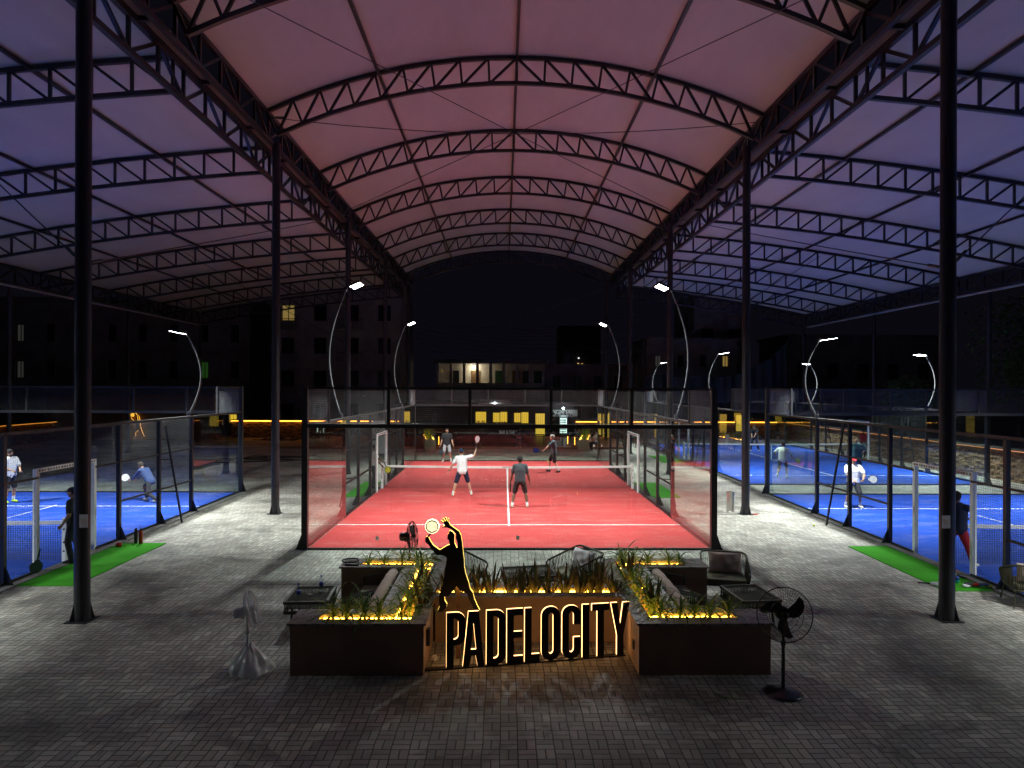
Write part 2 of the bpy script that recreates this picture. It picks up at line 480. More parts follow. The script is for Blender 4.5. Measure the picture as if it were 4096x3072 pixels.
# ---------------------------------------------------------------- canopy: columns
XL, XR, ZT = -7.3, 8.05, 12.45       # inner beams
OL, OR = -7.68, 8.5                  # outer beams
CY = [1.9, 11.5, 21.15, 30.9, 40.6, 50.2]
def column():
    t = thing('steel_column', 'x', 'column', group='black steel columns carrying the canopy')
    m = MB(); n = 20
    m.lathe([(0.125, 0.012), (0.125, 11.7)], 20)
    m.build('shaft', K['steel'], t, smooth=False)
    for k in range(4):
        a = k * pi / 2 + pi / 4
        q = MB()
        d = Vector((cos(a), sin(a), 0)); s_ = Vector((-sin(a), cos(a), 0)) * 0.008
        pts = [d * 0.122 + Vector((0, 0, 0.015)), d * 0.19 + Vector((0, 0, 0.015)), d * 0.17 + Vector((0, 0, 0.1)), d * 0.122 + Vector((0, 0, 0.3))]
        vs = [p - s_ for p in pts] + [p + s_ for p in pts]
        q.add(vs, [(3, 2, 1, 0), (4, 5, 6, 7), (0, 1, 5, 4), (1, 2, 6, 5), (2, 3, 7, 6), (3, 0, 4, 7)])
        q.build('gusset', K['steel'], t)
    MB().box(-0.19, 0.19, -0.19, 0.19, 0.0, 0.014).build('base_plate', K['steel'], t)
    return t
col0 = column()
used = False
where = ['behind the camera', 'nearest', 'second nearest', 'third', 'fourth', 'farthest']
for side, x in (('left', -7.2), ('right', 7.72)):
    for k, y in enumerate(CY):
        if k == 0: continue
        lab = f'tall round black column {where[k]} in the row on the {side} of the red court'
        if not used: col0.location = (x, y, 0); col0['label'] = lab; used = True
        else: dup(col0, (x, y, 0), 0, lab)
# columns under the outer edges
for side, x in (('left', -22.7), ('right', 22.7)):
    for k, y in enumerate(CY[2:], 2):
        c = dup(col0, (x, y, 0), 0, f'slim dark column {ORD[k-2]} nearest along the outer {side} edge of the canopy')
        c.scale = (0.8, 0.8, 0.73)
        c['group'] = 'columns under the outer canopy edges'

# ---------------------------------------------------------------- canopy: trusses
def truss(top, bot, name, parent, wc=0.09, ww=0.055, mirror=None, world=True):
    """parallel chord truss through matching node lists"""
    m = MB(world); n = len(top)
    for L in (top, bot):
        for a, b in zip(L, L[1:]): m.bar(a, b, wc, wc)
    for i in range(n):
        m.bar(top[i], bot[i], ww, ww)
    for i in range(n - 1):
        if mirror is None or i < mirror: m.bar(top[i + 1], bot[i], ww, ww)
        else: m.bar(top[i], bot[i + 1], ww, ww)
    return m.build(name, K['steel'], parent)

TY = [20.55 + 5.82 * k for k in range(-3, 6)]   # 3.1 .. 49.7
TY = [y for y in TY if y > 2]
YE = 49.9
Y0 = 2.0
XC = (XL + XR) / 2
HW = (XR - XL) / 2; RISE = 1.72
RAD = (HW * HW + RISE * RISE) / (2 * RISE)
def vault(x): return ZT + RISE - RAD + math.sqrt(RAD * RAD - (x - XC) ** 2)
def sideL(x, z0=11.62, z1=9.55, x0=OL, x1=-22.7):
    u = (x - x0) / (x1 - x0); return z0 + (z1 - z0) * u + 0.95 * u * (1 - u)
def sideR(x): return sideL(x, x0=OR, x1=22.7)

vr = thing('vault_roof', 'arched white canvas roof on black lattice arches over the red court', 'roof', (XC, 0, 0))
vl = thing('side_roof', 'sloping white canvas roof glowing blue over the left blue court', 'roof', (-15, 0, 0), group='side roofs of the canopy')
vs_ = thing('side_roof', 'sloping white canvas roof glowing grey violet over the right blue courts', 'roof', (15, 0, 0), group='side roofs of the canopy')

def canvas(x0, x1, fz, parent, nx=40):
    m = MB(True); ny = 2 * (len(TY)) + 8
    ys = [Y0]
    for a, b in zip([Y0] + TY, TY): 
        for k in range(1, 5): ys.append(a + (b - a) * k / 4)
    ys = sorted(set(round(y, 3) for y in ys)); ys[-1] = YE
    vs = []
    for y in ys:
        d = min(abs(y - t) for t in TY)
        for i in range(nx + 1):
            x = x0 + (x1 - x0) * i / nx
            vs.append((x, y, fz(x) + 0.07 + 0.0 * d))
    w = nx + 1
    fs = [(j * w + i, j * w + i + 1, (j + 1) * w + i + 1, (j + 1) * w + i) for j in range(len(ys) - 1) for i in range(nx)]
    k = len(vs)
    vs += [(a, b, c + 0.004) for a, b, c in vs]
    fs2 = [tuple(i + k for i in f[::-1]) for f in fs]
    return m.add(vs, fs + fs2).build('canvas', K['canvas'], parent, smooth=True)
canvas(XL - 0.05, XR + 0.05, vault, vr)
canvas(OL - 0.0, -22.9, sideL, vl)
canvas(OR + 0.0, 22.9, sideR, vs_)

NP = 9
for y in TY:
    top = []; bot = []
    for i in range(-NP, NP + 1):
        th = math.asin(HW / RAD) * i / NP
        top.append((XC + RAD * sin(th), y, ZT + RISE - RAD + RAD * cos(th)))
        r2 = RAD - 0.78
        bot.append((XC + r2 * sin(th), y, ZT + RISE - RAD + r2 * cos(th)))
    truss(top, bot, 'arch_truss', vr, 0.11, 0.07, mirror=NP)
    for f, xa, xb, par in ((sideL, OL, -22.7, vl), (sideR, OR, 22.7, vs_)):
        N = 16; top = []; bot = []
        for i in range(N + 1):
            x = xa + (xb - xa) * i / N
            top.append((x, y + 0.8, f(x))); bot.append((x, y + 0.8, f(x) - 0.78))
        if y + 0.8 < YE + 1: truss(top, bot, 'rafter_truss', par, 0.105, 0.066, mirror=None if par is vl else None)
for x in (XC - 4.25, XC, XC + 4.25):
    m = MB(True); m.bar((x, Y0, vault(x)), (x, YE, vault(x)), 0.085); m.build('purlin', K['steel'], vr)
for f, sgn, par in ((sideL, -1, vl), (sideR, 1, vs_)):
    for ax in (10.95, 14.9, 18.8):
        m = MB(True); x = sgn * ax; m.bar((x, Y0, f(x)), (x, YE, f(x)), 0.085); m.build('purlin', K['steel'], par)
# long lattice beams
def longbeam(x, zt, zb, par, name='lattice_beam', ph=0.0):
    ys = []; y = Y0
    while y < YE: ys.append(y); y += 1.17
    ys.append(YE)
    m = MB(True)
    for z in (zt, zb): m.bar((x, Y0, z), (x, YE, z), 0.12)
    for i, y in enumerate(ys):
        m.bar((x, y, zt), (x, y, zb), 0.075)
        if i < len(ys) - 1:
            if i % 2: m.bar((x, y, zt), (x, ys[i + 1], zb), 0.075)
            else: m.bar((x, y, zb), (x, ys[i + 1], zt), 0.075)
    m.build(name, K['steel'], par)
longbeam(XL, ZT, ZT - 0.8, vr); longbeam(XR, ZT, ZT - 0.8, vr)
longbeam(OL, 11.62, 10.85, vl); longbeam(OR, 11.62, 10.85, vs_)
longbeam(-22.7, 9.5, 8.72, vl); longbeam(22.7, 9.5, 8.72, vs_)
for xa, xb, par in ((OL, XL, vl), (XR, OR, vs_)):
    m = MB(True); m.box(xa + 0.05, xb - 0.05, Y0, YE, 11.72, 11.76); m.build('gutter', K['gutter'], par)
    m = MB(True)
    for y in [Y0 + 0.4 + 2.9 * k for k in range(17)]: m.bar((xa, y, 11.66), (xb, y, 11.66), 0.09)
    m.build('gutter_bracket', K['steel'], par)
for sgn, par in ((-1, vl), (1, vs_)):
    m = MB(True); m.box(min(sgn * 22.78, sgn * 22.92), max(sgn * 22.78, sgn * 22.92), Y0, YE, 8.6, 8.66); m.build('edge_flashing', K['canvas'], par)

# ---------------------------------------------------------------- steel cables
def cable(a, b, label, sag=0.05, r=0.012):
    a = Vector(a); b = Vector(b)
    pts = [a.lerp(b, i / 12) - Vector((0, 0, sag * 4 * (i / 12) * (1 - i / 12))) for i in range(13)]
    m = MB(); m.tube([p - a for p in pts], r, 5)
    # turnbuckle at the lower end
    o = m.build('steel_cable', K['steel'], loc=a)
    tag(o, label, 'cable', 'bracing cables of the canopy')
    q = MB(); d = (b - a).normalized()
    q.tube([d * 0.25, d * 0.55], 0.03, 6); q.build('turnbuckle', K['wire'], o)
cable((-7.3, 11.5, 12.1), (8.0, 31, 12.2), 'thin cable crossing under the vault from near left to far right')
cable((8.0, 11.5, 12.1), (-7.3, 31, 12.2), 'thin cable crossing under the vault from near right to far left')
cable((-7.3, 20.6, 12.3), (8.05, 20.6, 12.3), 'thin tie cable straight across the second arch', 0.45)
cable((-7.2, 11.5, 6.1), (-7.2, 31, 12.0), 'cable rising from the nearest left column towards the beam above')
cable((7.72, 11.5, 6.1), (7.72, 31, 12.0), 'cable rising from the nearest right column towards the beam above')
cable((-7.2, 11.5, 6.1), (-12.9, 13.5, 10.8), 'cable rising outwards from the nearest left column')
cable((7.72, 11.5, 6.1), (13.5, 13.5, 10.8), 'cable rising outwards from the nearest right column')
cable((-7.2, 50.2, 6.6), (7.72, 50.2, 11.5), 'long cable rising from left to right across the far end opening')
cable((7.72, 50.2, 6.6), (-7.2, 50.2, 11.5), 'long cable rising from right to left across the far end opening')
cable((-7.2, 11.5, 11.3), (-14.9, 8.3, 10.6), 'cable near the top of the nearest left column')
cable((7.72, 11.5, 11.0), (15.5, 8.8, 10.4), 'cable near the top of the nearest right column')
cable((7.72, 31, 6.0), (15, 31.5, 10.3), 'cable rising outwards from the third right column')
cable((-7.2, 31, 6.0), (-15, 31.5, 10.3), 'cable rising outwards from the third left column')

# ---------------------------------------------------------------- padel courts
def grid_wires(m, a, u, v, lu, lv, s=0.05, r=0.0022):
    a = Vector(a); u = Vector(u); v = Vector(v)
    n = int(round(lu / s))
    for i in range(n + 1):
        p = a + u * (lu * i / n); m.wire(p, p + v * lv, r)
    n = int(round(lv / s))
    for i in range(n + 1):
        p = a + v * (lv * i / n); m.wire(p, p + u * lu, r)

def court(x0, y0, turf, lab, where, reds=False):
    x1, y1 = x0 + 10, y0 + 20
    xc, yc = x0 + 5, y0 + 10
    m = MB(True); m.add([(x0, y0, 0.004), (x1, y0, 0.004), (x1, y1, 0.004), (x0, y1, 0.004)], [(0, 1, 2, 3)])
    fl = tag(m.build('court_surface', K[turf], loc=(xc, yc, 0)), kind='structure')
    for q in ((x0, x1, y0 + 2.95, y0 + 3.0), (x0, x1, y0 + 17.0, y0 + 17.05), (xc - 0.025, xc + 0.025, y0 + 2.8, y0 + 17.2)):
        m = MB(True); z = 0.0085 if q[1] - q[0] > 1 else 0.0125
        m.add([(q[0], q[2], z), (q[1], q[2], z), (q[1], q[3], z), (q[0], q[3], z)], [(0, 1, 2, 3)])
        m.build('court_line', K['line'], fl)
    # concrete footing
    ft = MB(True)
    for a, b in ((x0 - 0.28, x0 - 0.04), (x1 + 0.04, x1 + 0.28)): ft.box(a, b, y0, y1, 0, 0.035)
    tag(ft.build('kerb', K['concrete'], loc=(xc, yc, 0)), kind='structure')
    e = thing('court_enclosure', f'{lab}', 'court enclosure', (xc, yc, 0), group='glass and mesh court enclosures')
    P = lambda: MB(True)
    def post(x, y, z1, w=0.09, out=(0, 0), z0=0.0):
        m = P(); m.box(x - w / 2, x + w / 2, y - w / 2, y + w / 2, z0, z1)
        o = m.build('post', K['frame'], e)
        if out != (0, 0):
            q = P(); ox, oy = out; px, py = -oy * 0.008, ox * 0.008
            pts = [(w / 2, 0.0), (0.24, 0.0), (0.2, 0.06), (w / 2, 0.42)]
            vs = [(x + ox * d + s_ * px, y + oy * d + s_ * py, z) for s_ in (-1, 1) for d, z in pts]
            q.add(vs, [(3, 2, 1, 0), (4, 5, 6, 7), (0, 1, 5, 4), (1, 2, 6, 5), (2, 3, 7, 6), (3, 0, 4, 7)])
            q.build('gusset', K['frame'], o)
        return o
    # end walls
    for yy, out in ((y0, -1), (y1, 1)):
        for x, o in ((x0 - 0.05, (-1, 0)), (x1 + 0.05, (1, 0))): post(x, yy, 4.02, 0.14, o)
        for k in range(5):
            m = P(); m.box(x0 + 2 * k + 0.006, x0 + 2 * k + 1.994, yy - 0.006, yy + 0.006, 0.03, 3.0); m.build('glass_panel', K['glass'], e)
            m = P(); grid_wires(m, (x0 + 2 * k, yy, 3.08), (1, 0, 0), (0, 0, 1), 2, 0.86); m.build('wire_panel', K['wire'], e)
            if k: post(x0 + 2 * k, yy, 3.98, 0.075, z0=3.02)
        m = P(); m.box(x0, x1, yy - 0.05, yy + 0.05, 3.0, 3.1); m.build('beam', K['frame'], e)
        m = P(); m.box(x0, x1, yy - 0.03, yy + 0.03, 3.95, 4.01); m.build('top_rail', K['frame'], e)
        m = P(); m.box(x0, x1, yy - 0.035, yy + 0.035, 0.0, 0.045); m.build('bottom_rail', K['frame'], e)
    for xs, out in ((x0, -1), (x1, 1)):
        X = xs + out * 0.045
        for s, yb in ((1, y0), (-1, y1)):
            Yf = lambda d: yb + s * d
            def panel(a, b, z0, z1, g=False):
                ya, yb2 = sorted((Yf(a), Yf(b)))
                m = P()
                if g: m.box(xs - 0.006, xs + 0.006, ya + 0.006, yb2 - 0.006, z0, z1); m.build('glass_panel', K['glass'], e)
                else:
                    grid_wires(m, (xs, ya, z0), (0, 1, 0), (0, 0, 1), yb2 - ya, z1 - z0); m.build('wire_panel', K['lamplit_topwire' if z0 > 3 else 'wire'], e)
            panel(0, 2, 0.03, 3.0, True); panel(2, 4, 0.03, 3.0, True)
            panel(0, 2, 3.06, 3.94)
            post(xs, Yf(2), 3.98, 0.06, z0=3.02)
            m = P(); m.bar((xs, Yf(0), 3.98), (xs, Yf(2), 3.98), 0.055); m.build('top_rail', K['frame'], e)
            post(X, Yf(4), 3.04, 0.1, (out, 0)); post(X, Yf(6), 3.04, 0.09, (out, 0)); post(X, Yf(8), 3.04, 0.09, (out, 0))
            panel(4, 6, 0.05, 2.98); panel(6, 8, 0.05, 2.98); panel(8, 9, 0.05, 2.98); panel(9, 10, 2.12, 2.98)
            m = P(); m.bar((X, Yf(0), 3.04), (X, Yf(10), 3.04), 0.09, 0.07); m.build('top_rail', K['galv'] if False else K['frame'], e)
            m = P(); m.bar((X, Yf(0), 0.04), (X, Yf(9), 0.04), 0.05, 0.07); m.build('bottom_rail', K['frame'], e)
            for z in (1.02, 2.04):
                m = P(); m.bar((X, Yf(4), z), (X, Yf(8.0 if z < 2 else 9), z), 0.045); m.build('mid_rail', K['frame'], e)
            # sloping ladder brace beside the third post
            m = P(); top = Vector((X + out * 0.06, Yf(5.75), 2.85)); bt = Vector((X + out * 0.55, Yf(5.75), 0.02))
            m.bar(top, bt, 0.045)
            for t_ in (0.03, 0.34, 0.67):
                p = top.lerp(bt, t_); m.bar(p, (X, Yf(5.98), p.z), 0.03)
            m.build('brace', K['frame'], e)
        # gate frame: white padded posts and lintel
        for ya in (y0 + 9, y0 + 11):
            m = P(); m.box(xs - 0.045, xs + 0.045, ya - 0.045, ya + 0.045, 0.0, 2.14); m.build('gate_post', K['white'], e)
        m = P(); m.box(xs - 0.045, xs + 0.045, y0 + 8.955, y0 + 11.045, 2.142, 2.23); gl = m.build('gate_lintel', K['white'], e)
        random.seed(3)
        for k in range(22):
            q = P(); yy = y0 + 9.02 + k * 0.091
            for fx in (xs - 0.048, xs + 0.048):
                q.box(fx - 0.002, fx + 0.002, yy, yy + random.uniform(0.03, 0.06), 2.165, 2.205)
            q.build('lettering', K['blackplastic'], gl)
    # net
    yn = y0 + 10
    n = thing('court_net', f'black net with white tape across {where}', 'net', (xc, yn, 0), group='nets across the courts')
    m = P(); NX = 250
    def zt(x): u = (x - xc) / 5; return 0.88 + 0.045 * u * u
    for i in range(NX + 1):
        x = x0 + 0.05 + 9.9 * i / NX; m.wire((x, yn, 0.02), (x + 0.004, yn, zt(x) - 0.03), 0.0055)
    for k in range(21):
        z = 0.02 + 0.84 * k / 20
        for i in range(10):
            xa, xb = x0 + 0.05 + .99 * i, x0 + 0.05 + .99 * (i + 1)
            sc = lambda x: z * (zt(x) / 0.9)
            m.wire((xa, yn, sc(xa)), (xb, yn, sc(xb)), 0.0055)
    m.build('net_mesh', K['netcord'], n)
    m = P()
    for i in range(20):
        xa, xb = x0 + 0.05 + .495 * i, x0 + 0.05 + .495 * (i + 1)
        za, zb = zt(xa), zt(xb)
        m.add([(xa, yn - 0.024, za - 0.078), (xb, yn - 0.024, zb - 0.078), (xb, yn - 0.024, zb), (xa, yn - 0.024, za),
               (xa, yn + 0.024, za - 0.078), (xb, yn + 0.024, zb - 0.078), (xb, yn + 0.024, zb), (xa, yn + 0.024, za)],
              [(0, 1, 2, 3), (5, 4, 7, 6), (3, 2, 6, 7), (1, 0, 4, 5)])
    tp = m.build('net_tape', K['white'], n)
    text('net_lettering', 'PADELOCITY', 0.07, K['blackplastic'], tp, Matrix.Translation((0, -0.0265, zt(xc) - 0.03)), 0.002)
    m = P(); m.box(xc - 0.027, xc + 0.027, yn - 0.018, yn - 0.0145, 0.01, zt(xc) - 0.061); m.build('centre_strap', K['white'], n)
    for sx in (x0 - 0.0, x1 + 0.0):
        sg = 1 if sx < xc else -1
        m = P(); m.rbox(sx + sg * 0.03 - 0.05, sx + sg * 0.03 + 0.05, yn - 0.05, yn + 0.05, 0.0, 0.99, 0.012, 2); po = m.build('net_post', K['white'], n)
        for z in (0.22, 0.42, 0.72):
            q = P(); q.box(sx + sg * 0.03 - 0.02, sx + sg * 0.03 + 0.02, yn - 0.053, yn - 0.0505, z, z + 0.035); q.build('post_mark', K['blackplastic'], po)
    return e

court(-4.83, 16.48, 'red_turf', 'glass and mesh enclosure around the red court in the middle', 'the red court')
court(-20.0, 5.4, 'blue_turf', 'glass and mesh enclosure around the left blue court', 'the left blue court')
court(10.03, 5.1, 'blue_turf', 'glass and mesh enclosure around the nearer right blue court', 'the nearer right blue court')
court(10.2, 27.65, 'blue_turf', 'glass and mesh enclosure around the farther right blue court', 'the farther right blue court')
# small stickers on the glass of the red court
for k, (x, z, y) in enumerate(((-3.1, 0.28, 16.465), (0.36, 0.3, 16.465), (-4.72, 2.0, 36.46), (4.95, 0.85, 36.46))):
    m = MB(); m.add([(-0.05, 0, -0.03), (0.03, 0, -0.06), (0.05, 0, 0.03), (-0.03, 0, 0.06), (-0.05, 0.003, -0.03), (0.03, 0.003, -0.06), (0.05, 0.003, 0.03), (-0.03, 0.003, 0.06)],
                    [(0, 1, 2, 3), (7, 6, 5, 4), (0, 4, 5, 1), (1, 5, 6, 2), (2, 6, 7, 3), (3, 7, 4, 0)])
    o = m.build('glass_sticker', K['paper'], loc=(x, y, z))
    tag(o, ['tilted white sticker low on the near glass, left part', 'tilted white sticker low on the near glass, in the middle', 'white sticker high on the left of the far glass', 'white sticker low on the right of the far glass'][k], 'sticker', 'stickers on the court glass')

# ---------------------------------------------------------------- floodlights
def flood(loc, face, h, lean, label, power=1.0, tilt=0.3, aim=0.0, nheads=2, spread=119):
    """face: +1 lamp points to +x, -1 to -x ; pole bows away"""
    t = thing('floodlight', label, 'floodlight', loc, 0, 'curved floodlight poles on the court walls')
    pts = []
    H = h - loc[2]
    for i in range(17):
        u = i / 16
        bow = -face * 0.42 * sin(pi * min(1, u * 1.0)) * 1.0
        pts.append((bow + face * lean * u * u, 0, H * u))
    m = MB(); m.tube(pts, [0.031 - 0.009 * i / 16 for i in range(17)], 8); m.build('pole', K['galv'], t, smooth=True)
    m = MB(); m.tube([(0, 0, 0), (face * 0.0, 0, 0.12)], 0.055, 8); m.build('pole_socket', K['galv'], t)
    top = Vector(pts[-1])
    for k in range(nheads):
        oy = (k - (nheads - 1) / 2) * 0.34
        rot = Matrix.Rotation(face * tilt * -1, 4, 'Y') if face > 0 else Matrix.Rotation(tilt, 4, 'Y')
        base = Matrix.Translation(top + Vector((face * 0.24, oy, 0.0))) @ Matrix.Rotation(aim, 4, 'X') @ rot
        m = MB(); m.rbox(-0.19, 0.19, -0.13, 0.13, -0.02, 0.04, 0.015, 2)
        for i in range(7): m.box(-0.17 + i * 0.05, -0.16 + i * 0.05, -0.11, 0.11, 0.04, 0.07)
        m.xf(base); hd = m.build('lamp_head', K['blackplastic'], t)
        m = MB(); m.box(-0.15, 0.16, -0.1, 0.1, -0.028, -0.021); m.xf(base); m.build('lens', K['lens'], hd)
        m = MB(); m.bar(top, base @ Vector((-face * 0.2, 0, 0.02)), 0.035); m.build('arm', K['galv'], hd)
        L = bpy.data.lights.new('floodlight_beam', 'AREA'); L.shape = 'RECTANGLE'; L.size = 0.3; L.size_y = 0.2; L.spread = R(spread)
        L.energy = FLOOD * power / nheads; L.color = (0.93, 1.0, 0.97)
        lo = bpy.data.objects.new('floodlight_beam', L); C.objects.link(lo); lo.parent = t
        lo.matrix_local = base @ Matrix.Translation((0, 0, -0.035))
    return t
for i, (y, s) in enumerate(((20.3, 'near'), (32.3, 'far'))):
    flood((-4.92, y, 3.08), 1, 7.1, 0.2, f'lit double floodlight on the {s} pole above the left wall of the red court', tilt=0.42, aim=0.0)
    flood((5.26, y, 3.08), -1, 7.1, 0.2, f'lit double floodlight on the {s} pole above the right wall of the red court', tilt=0.42, aim=0.0)
flood((-10.05, 21.4, 3.08), -1, 5.75, 0.1, 'lit floodlight on a bowed pole at the near right wall of the left blue court', tilt=0.22)
flood((-20.0, 21.4, 3.08), 1, 5.75, 0.1, 'floodlight on the outer wall of the left blue court, far end', tilt=0.22)
flood((-10.05, 9.4, 3.08), -1, 5.75, 0.1, 'floodlight on the inner wall of the left blue court, near end', tilt=0.42, power=0.7)
flood((-20.0, 9.4, 3.08), 1, 5.75, 0.1, 'floodlight on the outer wall of the left blue court, near end', tilt=0.42, power=0.7)
flood((9.98, 21.1, 3.08), 1, 5.6, 0.1, 'floodlight seen edge on, bowed pole on the near right blue court wall', tilt=0.15)
flood((20.1, 21.1, 3.08), -1, 5.6, 0.1, 'floodlight on the outer wall of the nearer right blue court, far end', tilt=0.22)
flood((9.98, 9.1, 3.08), 1, 5.6, 0.1, 'floodlight on the inner wall of the nearer right blue court, near end', tilt=0.42, power=0.7)
flood((20.1, 9.1, 3.08), -1, 5.6, 0.1, 'floodlight on the outer wall of the nearer right blue court, near end', tilt=0.42, power=0.7)
flood((10.15, 31.65, 3.08), 1, 5.7, 0.1, 'floodlight seen edge on above the inner wall of the farther blue court, nearer one', tilt=0.15)
flood((10.15, 43.65, 3.08), 1, 5.7, 0.1, 'small floodlight above the inner wall of the farther blue court, farther one', tilt=0.15)
flood((20.25, 31.65, 3.08), -1, 5.65, 0.1, 'lit floodlight beside the near right column, outer wall of the farther blue court', tilt=0.15)
flood((20.25, 43.65, 3.08), -1, 5.65, 0.1, 'lit floodlight farthest away on the outer wall of the farther blue court', tilt=0.15)
# ---------------------------------------------------------------- planters with light strips
def planter_side(label, xs, xe, sp0, sp1, yf0, yf1, yb0, yb1, slots):
    """C-shaped bed: front arm, spine, back arm. Walls as one body, marble cap with an open slot."""
    t = thing('planter', label, 'planter', ((xs + xe) / 2, (yf0 + yb1) / 2, 0), group='light-lined planters round the lounge')
    H = 0.70; cap = 0.03; ov = 0.035
    sgn = 1 if sp0 > xs else -1
    fx0, fx1 = min(xs, xe), max(xs, xe)
    rects = [(fx0, fx1, yf0, yf1), (min(sp0, sp1), max(sp0, sp1), yf1, yb0), (fx0, fx1, yb0, yb1)]
    m = MB(True)
    for (a, b, c, d) in rects: m.box(a, b, c, d, 0, 0.56)
    def rim(z0, z1, o, name, mt, wl):
        m = MB(True)
        # outer ring minus slots, made of bars around the slots
        for (a, b, c, d), (sa, sb, sc, sd) in zip(rects, slots):
            oa, ob, oc, od = a - o, b + o, c - o, d + o
            if (a, b, c, d) == rects[1]: oc, od = yf1 + (o if True else 0), yb0 - o
            m.box(oa, sa, oc, od, z0, z1); m.box(sb, ob, oc, od, z0, z1)
            if (a, b, c, d) != rects[1]:
                spa, spb = slots[1][0], slots[1][1]
                front = (a, b, c, d) == rects[0]
                # outer edge side is solid, inner edge opens where the spine slot joins
                if front:
                    m.box(sa, sb, oc, sc, z0, z1)
                    for u0, u1 in ((sa, spa), (spb, sb)):
                        if u1 - u0 > 0.01: m.box(u0, u1, sd, od, z0, z1)
                else:
                    m.box(sa, sb, sd, od, z0, z1)
                    for u0, u1 in ((sa, spa), (spb, sb)):
                        if u1 - u0 > 0.01: m.box(u0, u1, oc, sc, z0, z1)
        return m.build(name, mt, t)
    m.build('planter_base', K['planter'], t)
    rim(0.56, H, 0.0, 'planter_wall', K['planter'], 0)
    rim(H, H + cap, ov, 'marble_cap', K['marble'], 0)
    m = MB(True)
    for (a, b, c, d) in slots: m.box(a + 0.004, b - 0.004, c + 0.004, d - 0.004, 0.561, 0.6)
    m.build('soil', K['soil'], t)
    # light strips along the slot edges, broken by the plants
    random.seed(int(abs(xs) * 100))
    for (a, b, c, d) in slots:
        horiz = (b - a) > (d - c)
        if horiz:
            m = MB(True); m.box(a + 0.02, b - 0.02, d - 0.02, d - 0.005, 0.655, 0.68); m.build('light_strip', K['led'], t)
            m = MB(True); m.box(a + 0.05, b - 0.05, c + 0.006, c + 0.02, 0.635, 0.65); m.build('light_strip', K['led'], t)
        else:
            for xx in (a + 0.005, b - 0.02):
                m = MB(True); m.box(xx, xx + 0.015, c - 0.1, d - 0.05, 0.655, 0.68); m.build('light_strip', K['led'], t)
    m = MB(True)
    return t
PL_Y = (9.28, 9.82, 12.2, 12.78)
SL_L = [(-2.6, -1.3, 9.44, 9.64), (-1.55, -1.3, 9.64, 12.38), (-2.6, -1.3, 12.38, 12.6)]
SL_R = [(2.1, 3.35, 9.5, 9.7), (2.1, 2.35, 9.7, 12.38), (2.1, 3.35, 12.38, 12.6)]
pl = planter_side('C-shaped taupe planter with glowing strip left of the big letters', -2.95, -1.1, -1.78, -1.1, *PL_Y, SL_L)
pr = planter_side('C-shaped taupe planter with glowing strip right of the big letters', 3.75, 1.9, 2.58, 1.9, *PL_Y, SL_R)
for i, (x, y, z) in enumerate(((-1.095, 9.6, 0.42), (1.895, 9.62, 0.3))):
    sg = 1 if i == 0 else -1
    m = MB(); m.rbox(0, 0.05 * sg if sg > 0 else 0, -0.05, 0.05, -0.12, 0.12, 0.008, 2) if sg > 0 else m.rbox(-0.02, 0, -0.04, 0.04, -0.06, 0.06, 0.005, 2)
    tag(m.build('socket_box', K['blackplastic'], loc=(x, y, z)), ['black power supply box on the side of the left planter facing the letters', 'small black socket on the side of the right planter facing the letters'][i], 'socket')
# centre planter
cp = thing('planter', 'long low planter with orange lit front behind the big letters', 'planter', (0.4, 10.8, 0), group='light-lined planters round the lounge')
m = MB(True); m.box(-1.063, 1.863, 10.5, 11.05, 0, 0.54); m.build('planter_base', K['planter'], cp)
for nm, z0, z1, o, mt in (('planter_wall', 0.54, 0.70, 0, 'planter'), ('marble_cap', 0.70, 0.73, 0.035, 'marble')):
    m = MB(True)
    m.box(-1.062, 1.862, 10.5 - o, 10.66, z0, z1); m.box(-1.062, 1.862, 10.92, 11.05 + o, z0, z1)
    m.build(nm, K[mt], cp)
m = MB(True); m.box(-1.06, 1.86, 10.662, 10.918, 0.541, 0.58); m.build('soil', K['soil'], cp)
m = MB(True); m.box(-1.04, 1.84, 10.9, 10.915, 0.655, 0.68); m.build('light_strip', K['led'], cp)
m = MB(True); m.box(-1.0, 1.8, 10.668, 10.684, 0.635, 0.65); m.build('light_strip', K['led'], cp)

# ---------------------------------------------------------------- plants
def leaf(m, base, az, length, width, rise, droop, segs=7, twist=0.0):
    d = Vector((cos(az), sin(az), 0)); s_ = Vector((-sin(az), cos(az), 0))
    vs = []; fs = []
    p = Vector(base); ang = rise; st = length / segs
    for i in range(segs + 1):
        u = i / segs
        wd = width * (0.35 + 1.3 * u) * (1 - u) ** 0.7 * 1.05 + 0.0012
        up = Vector((0, 0, 1)) * cos(ang) - d * sin(ang)
        vs += [p - s_ * wd / 2 + up * wd * 0.18, p - up * wd * 0.06, p + s_ * wd / 2 + up * wd * 0.18]
        p = p + (d * cos(ang) + Vector((0, 0, 1)) * sin(ang)) * st
        ang -= droop / segs * (0.5 + u)
    for i in range(segs):
        a = i * 3
        fs += [(a, a + 1, a + 4, a + 3), (a + 1, a + 2, a + 5, a + 4)]
    m.add(vs, fs)
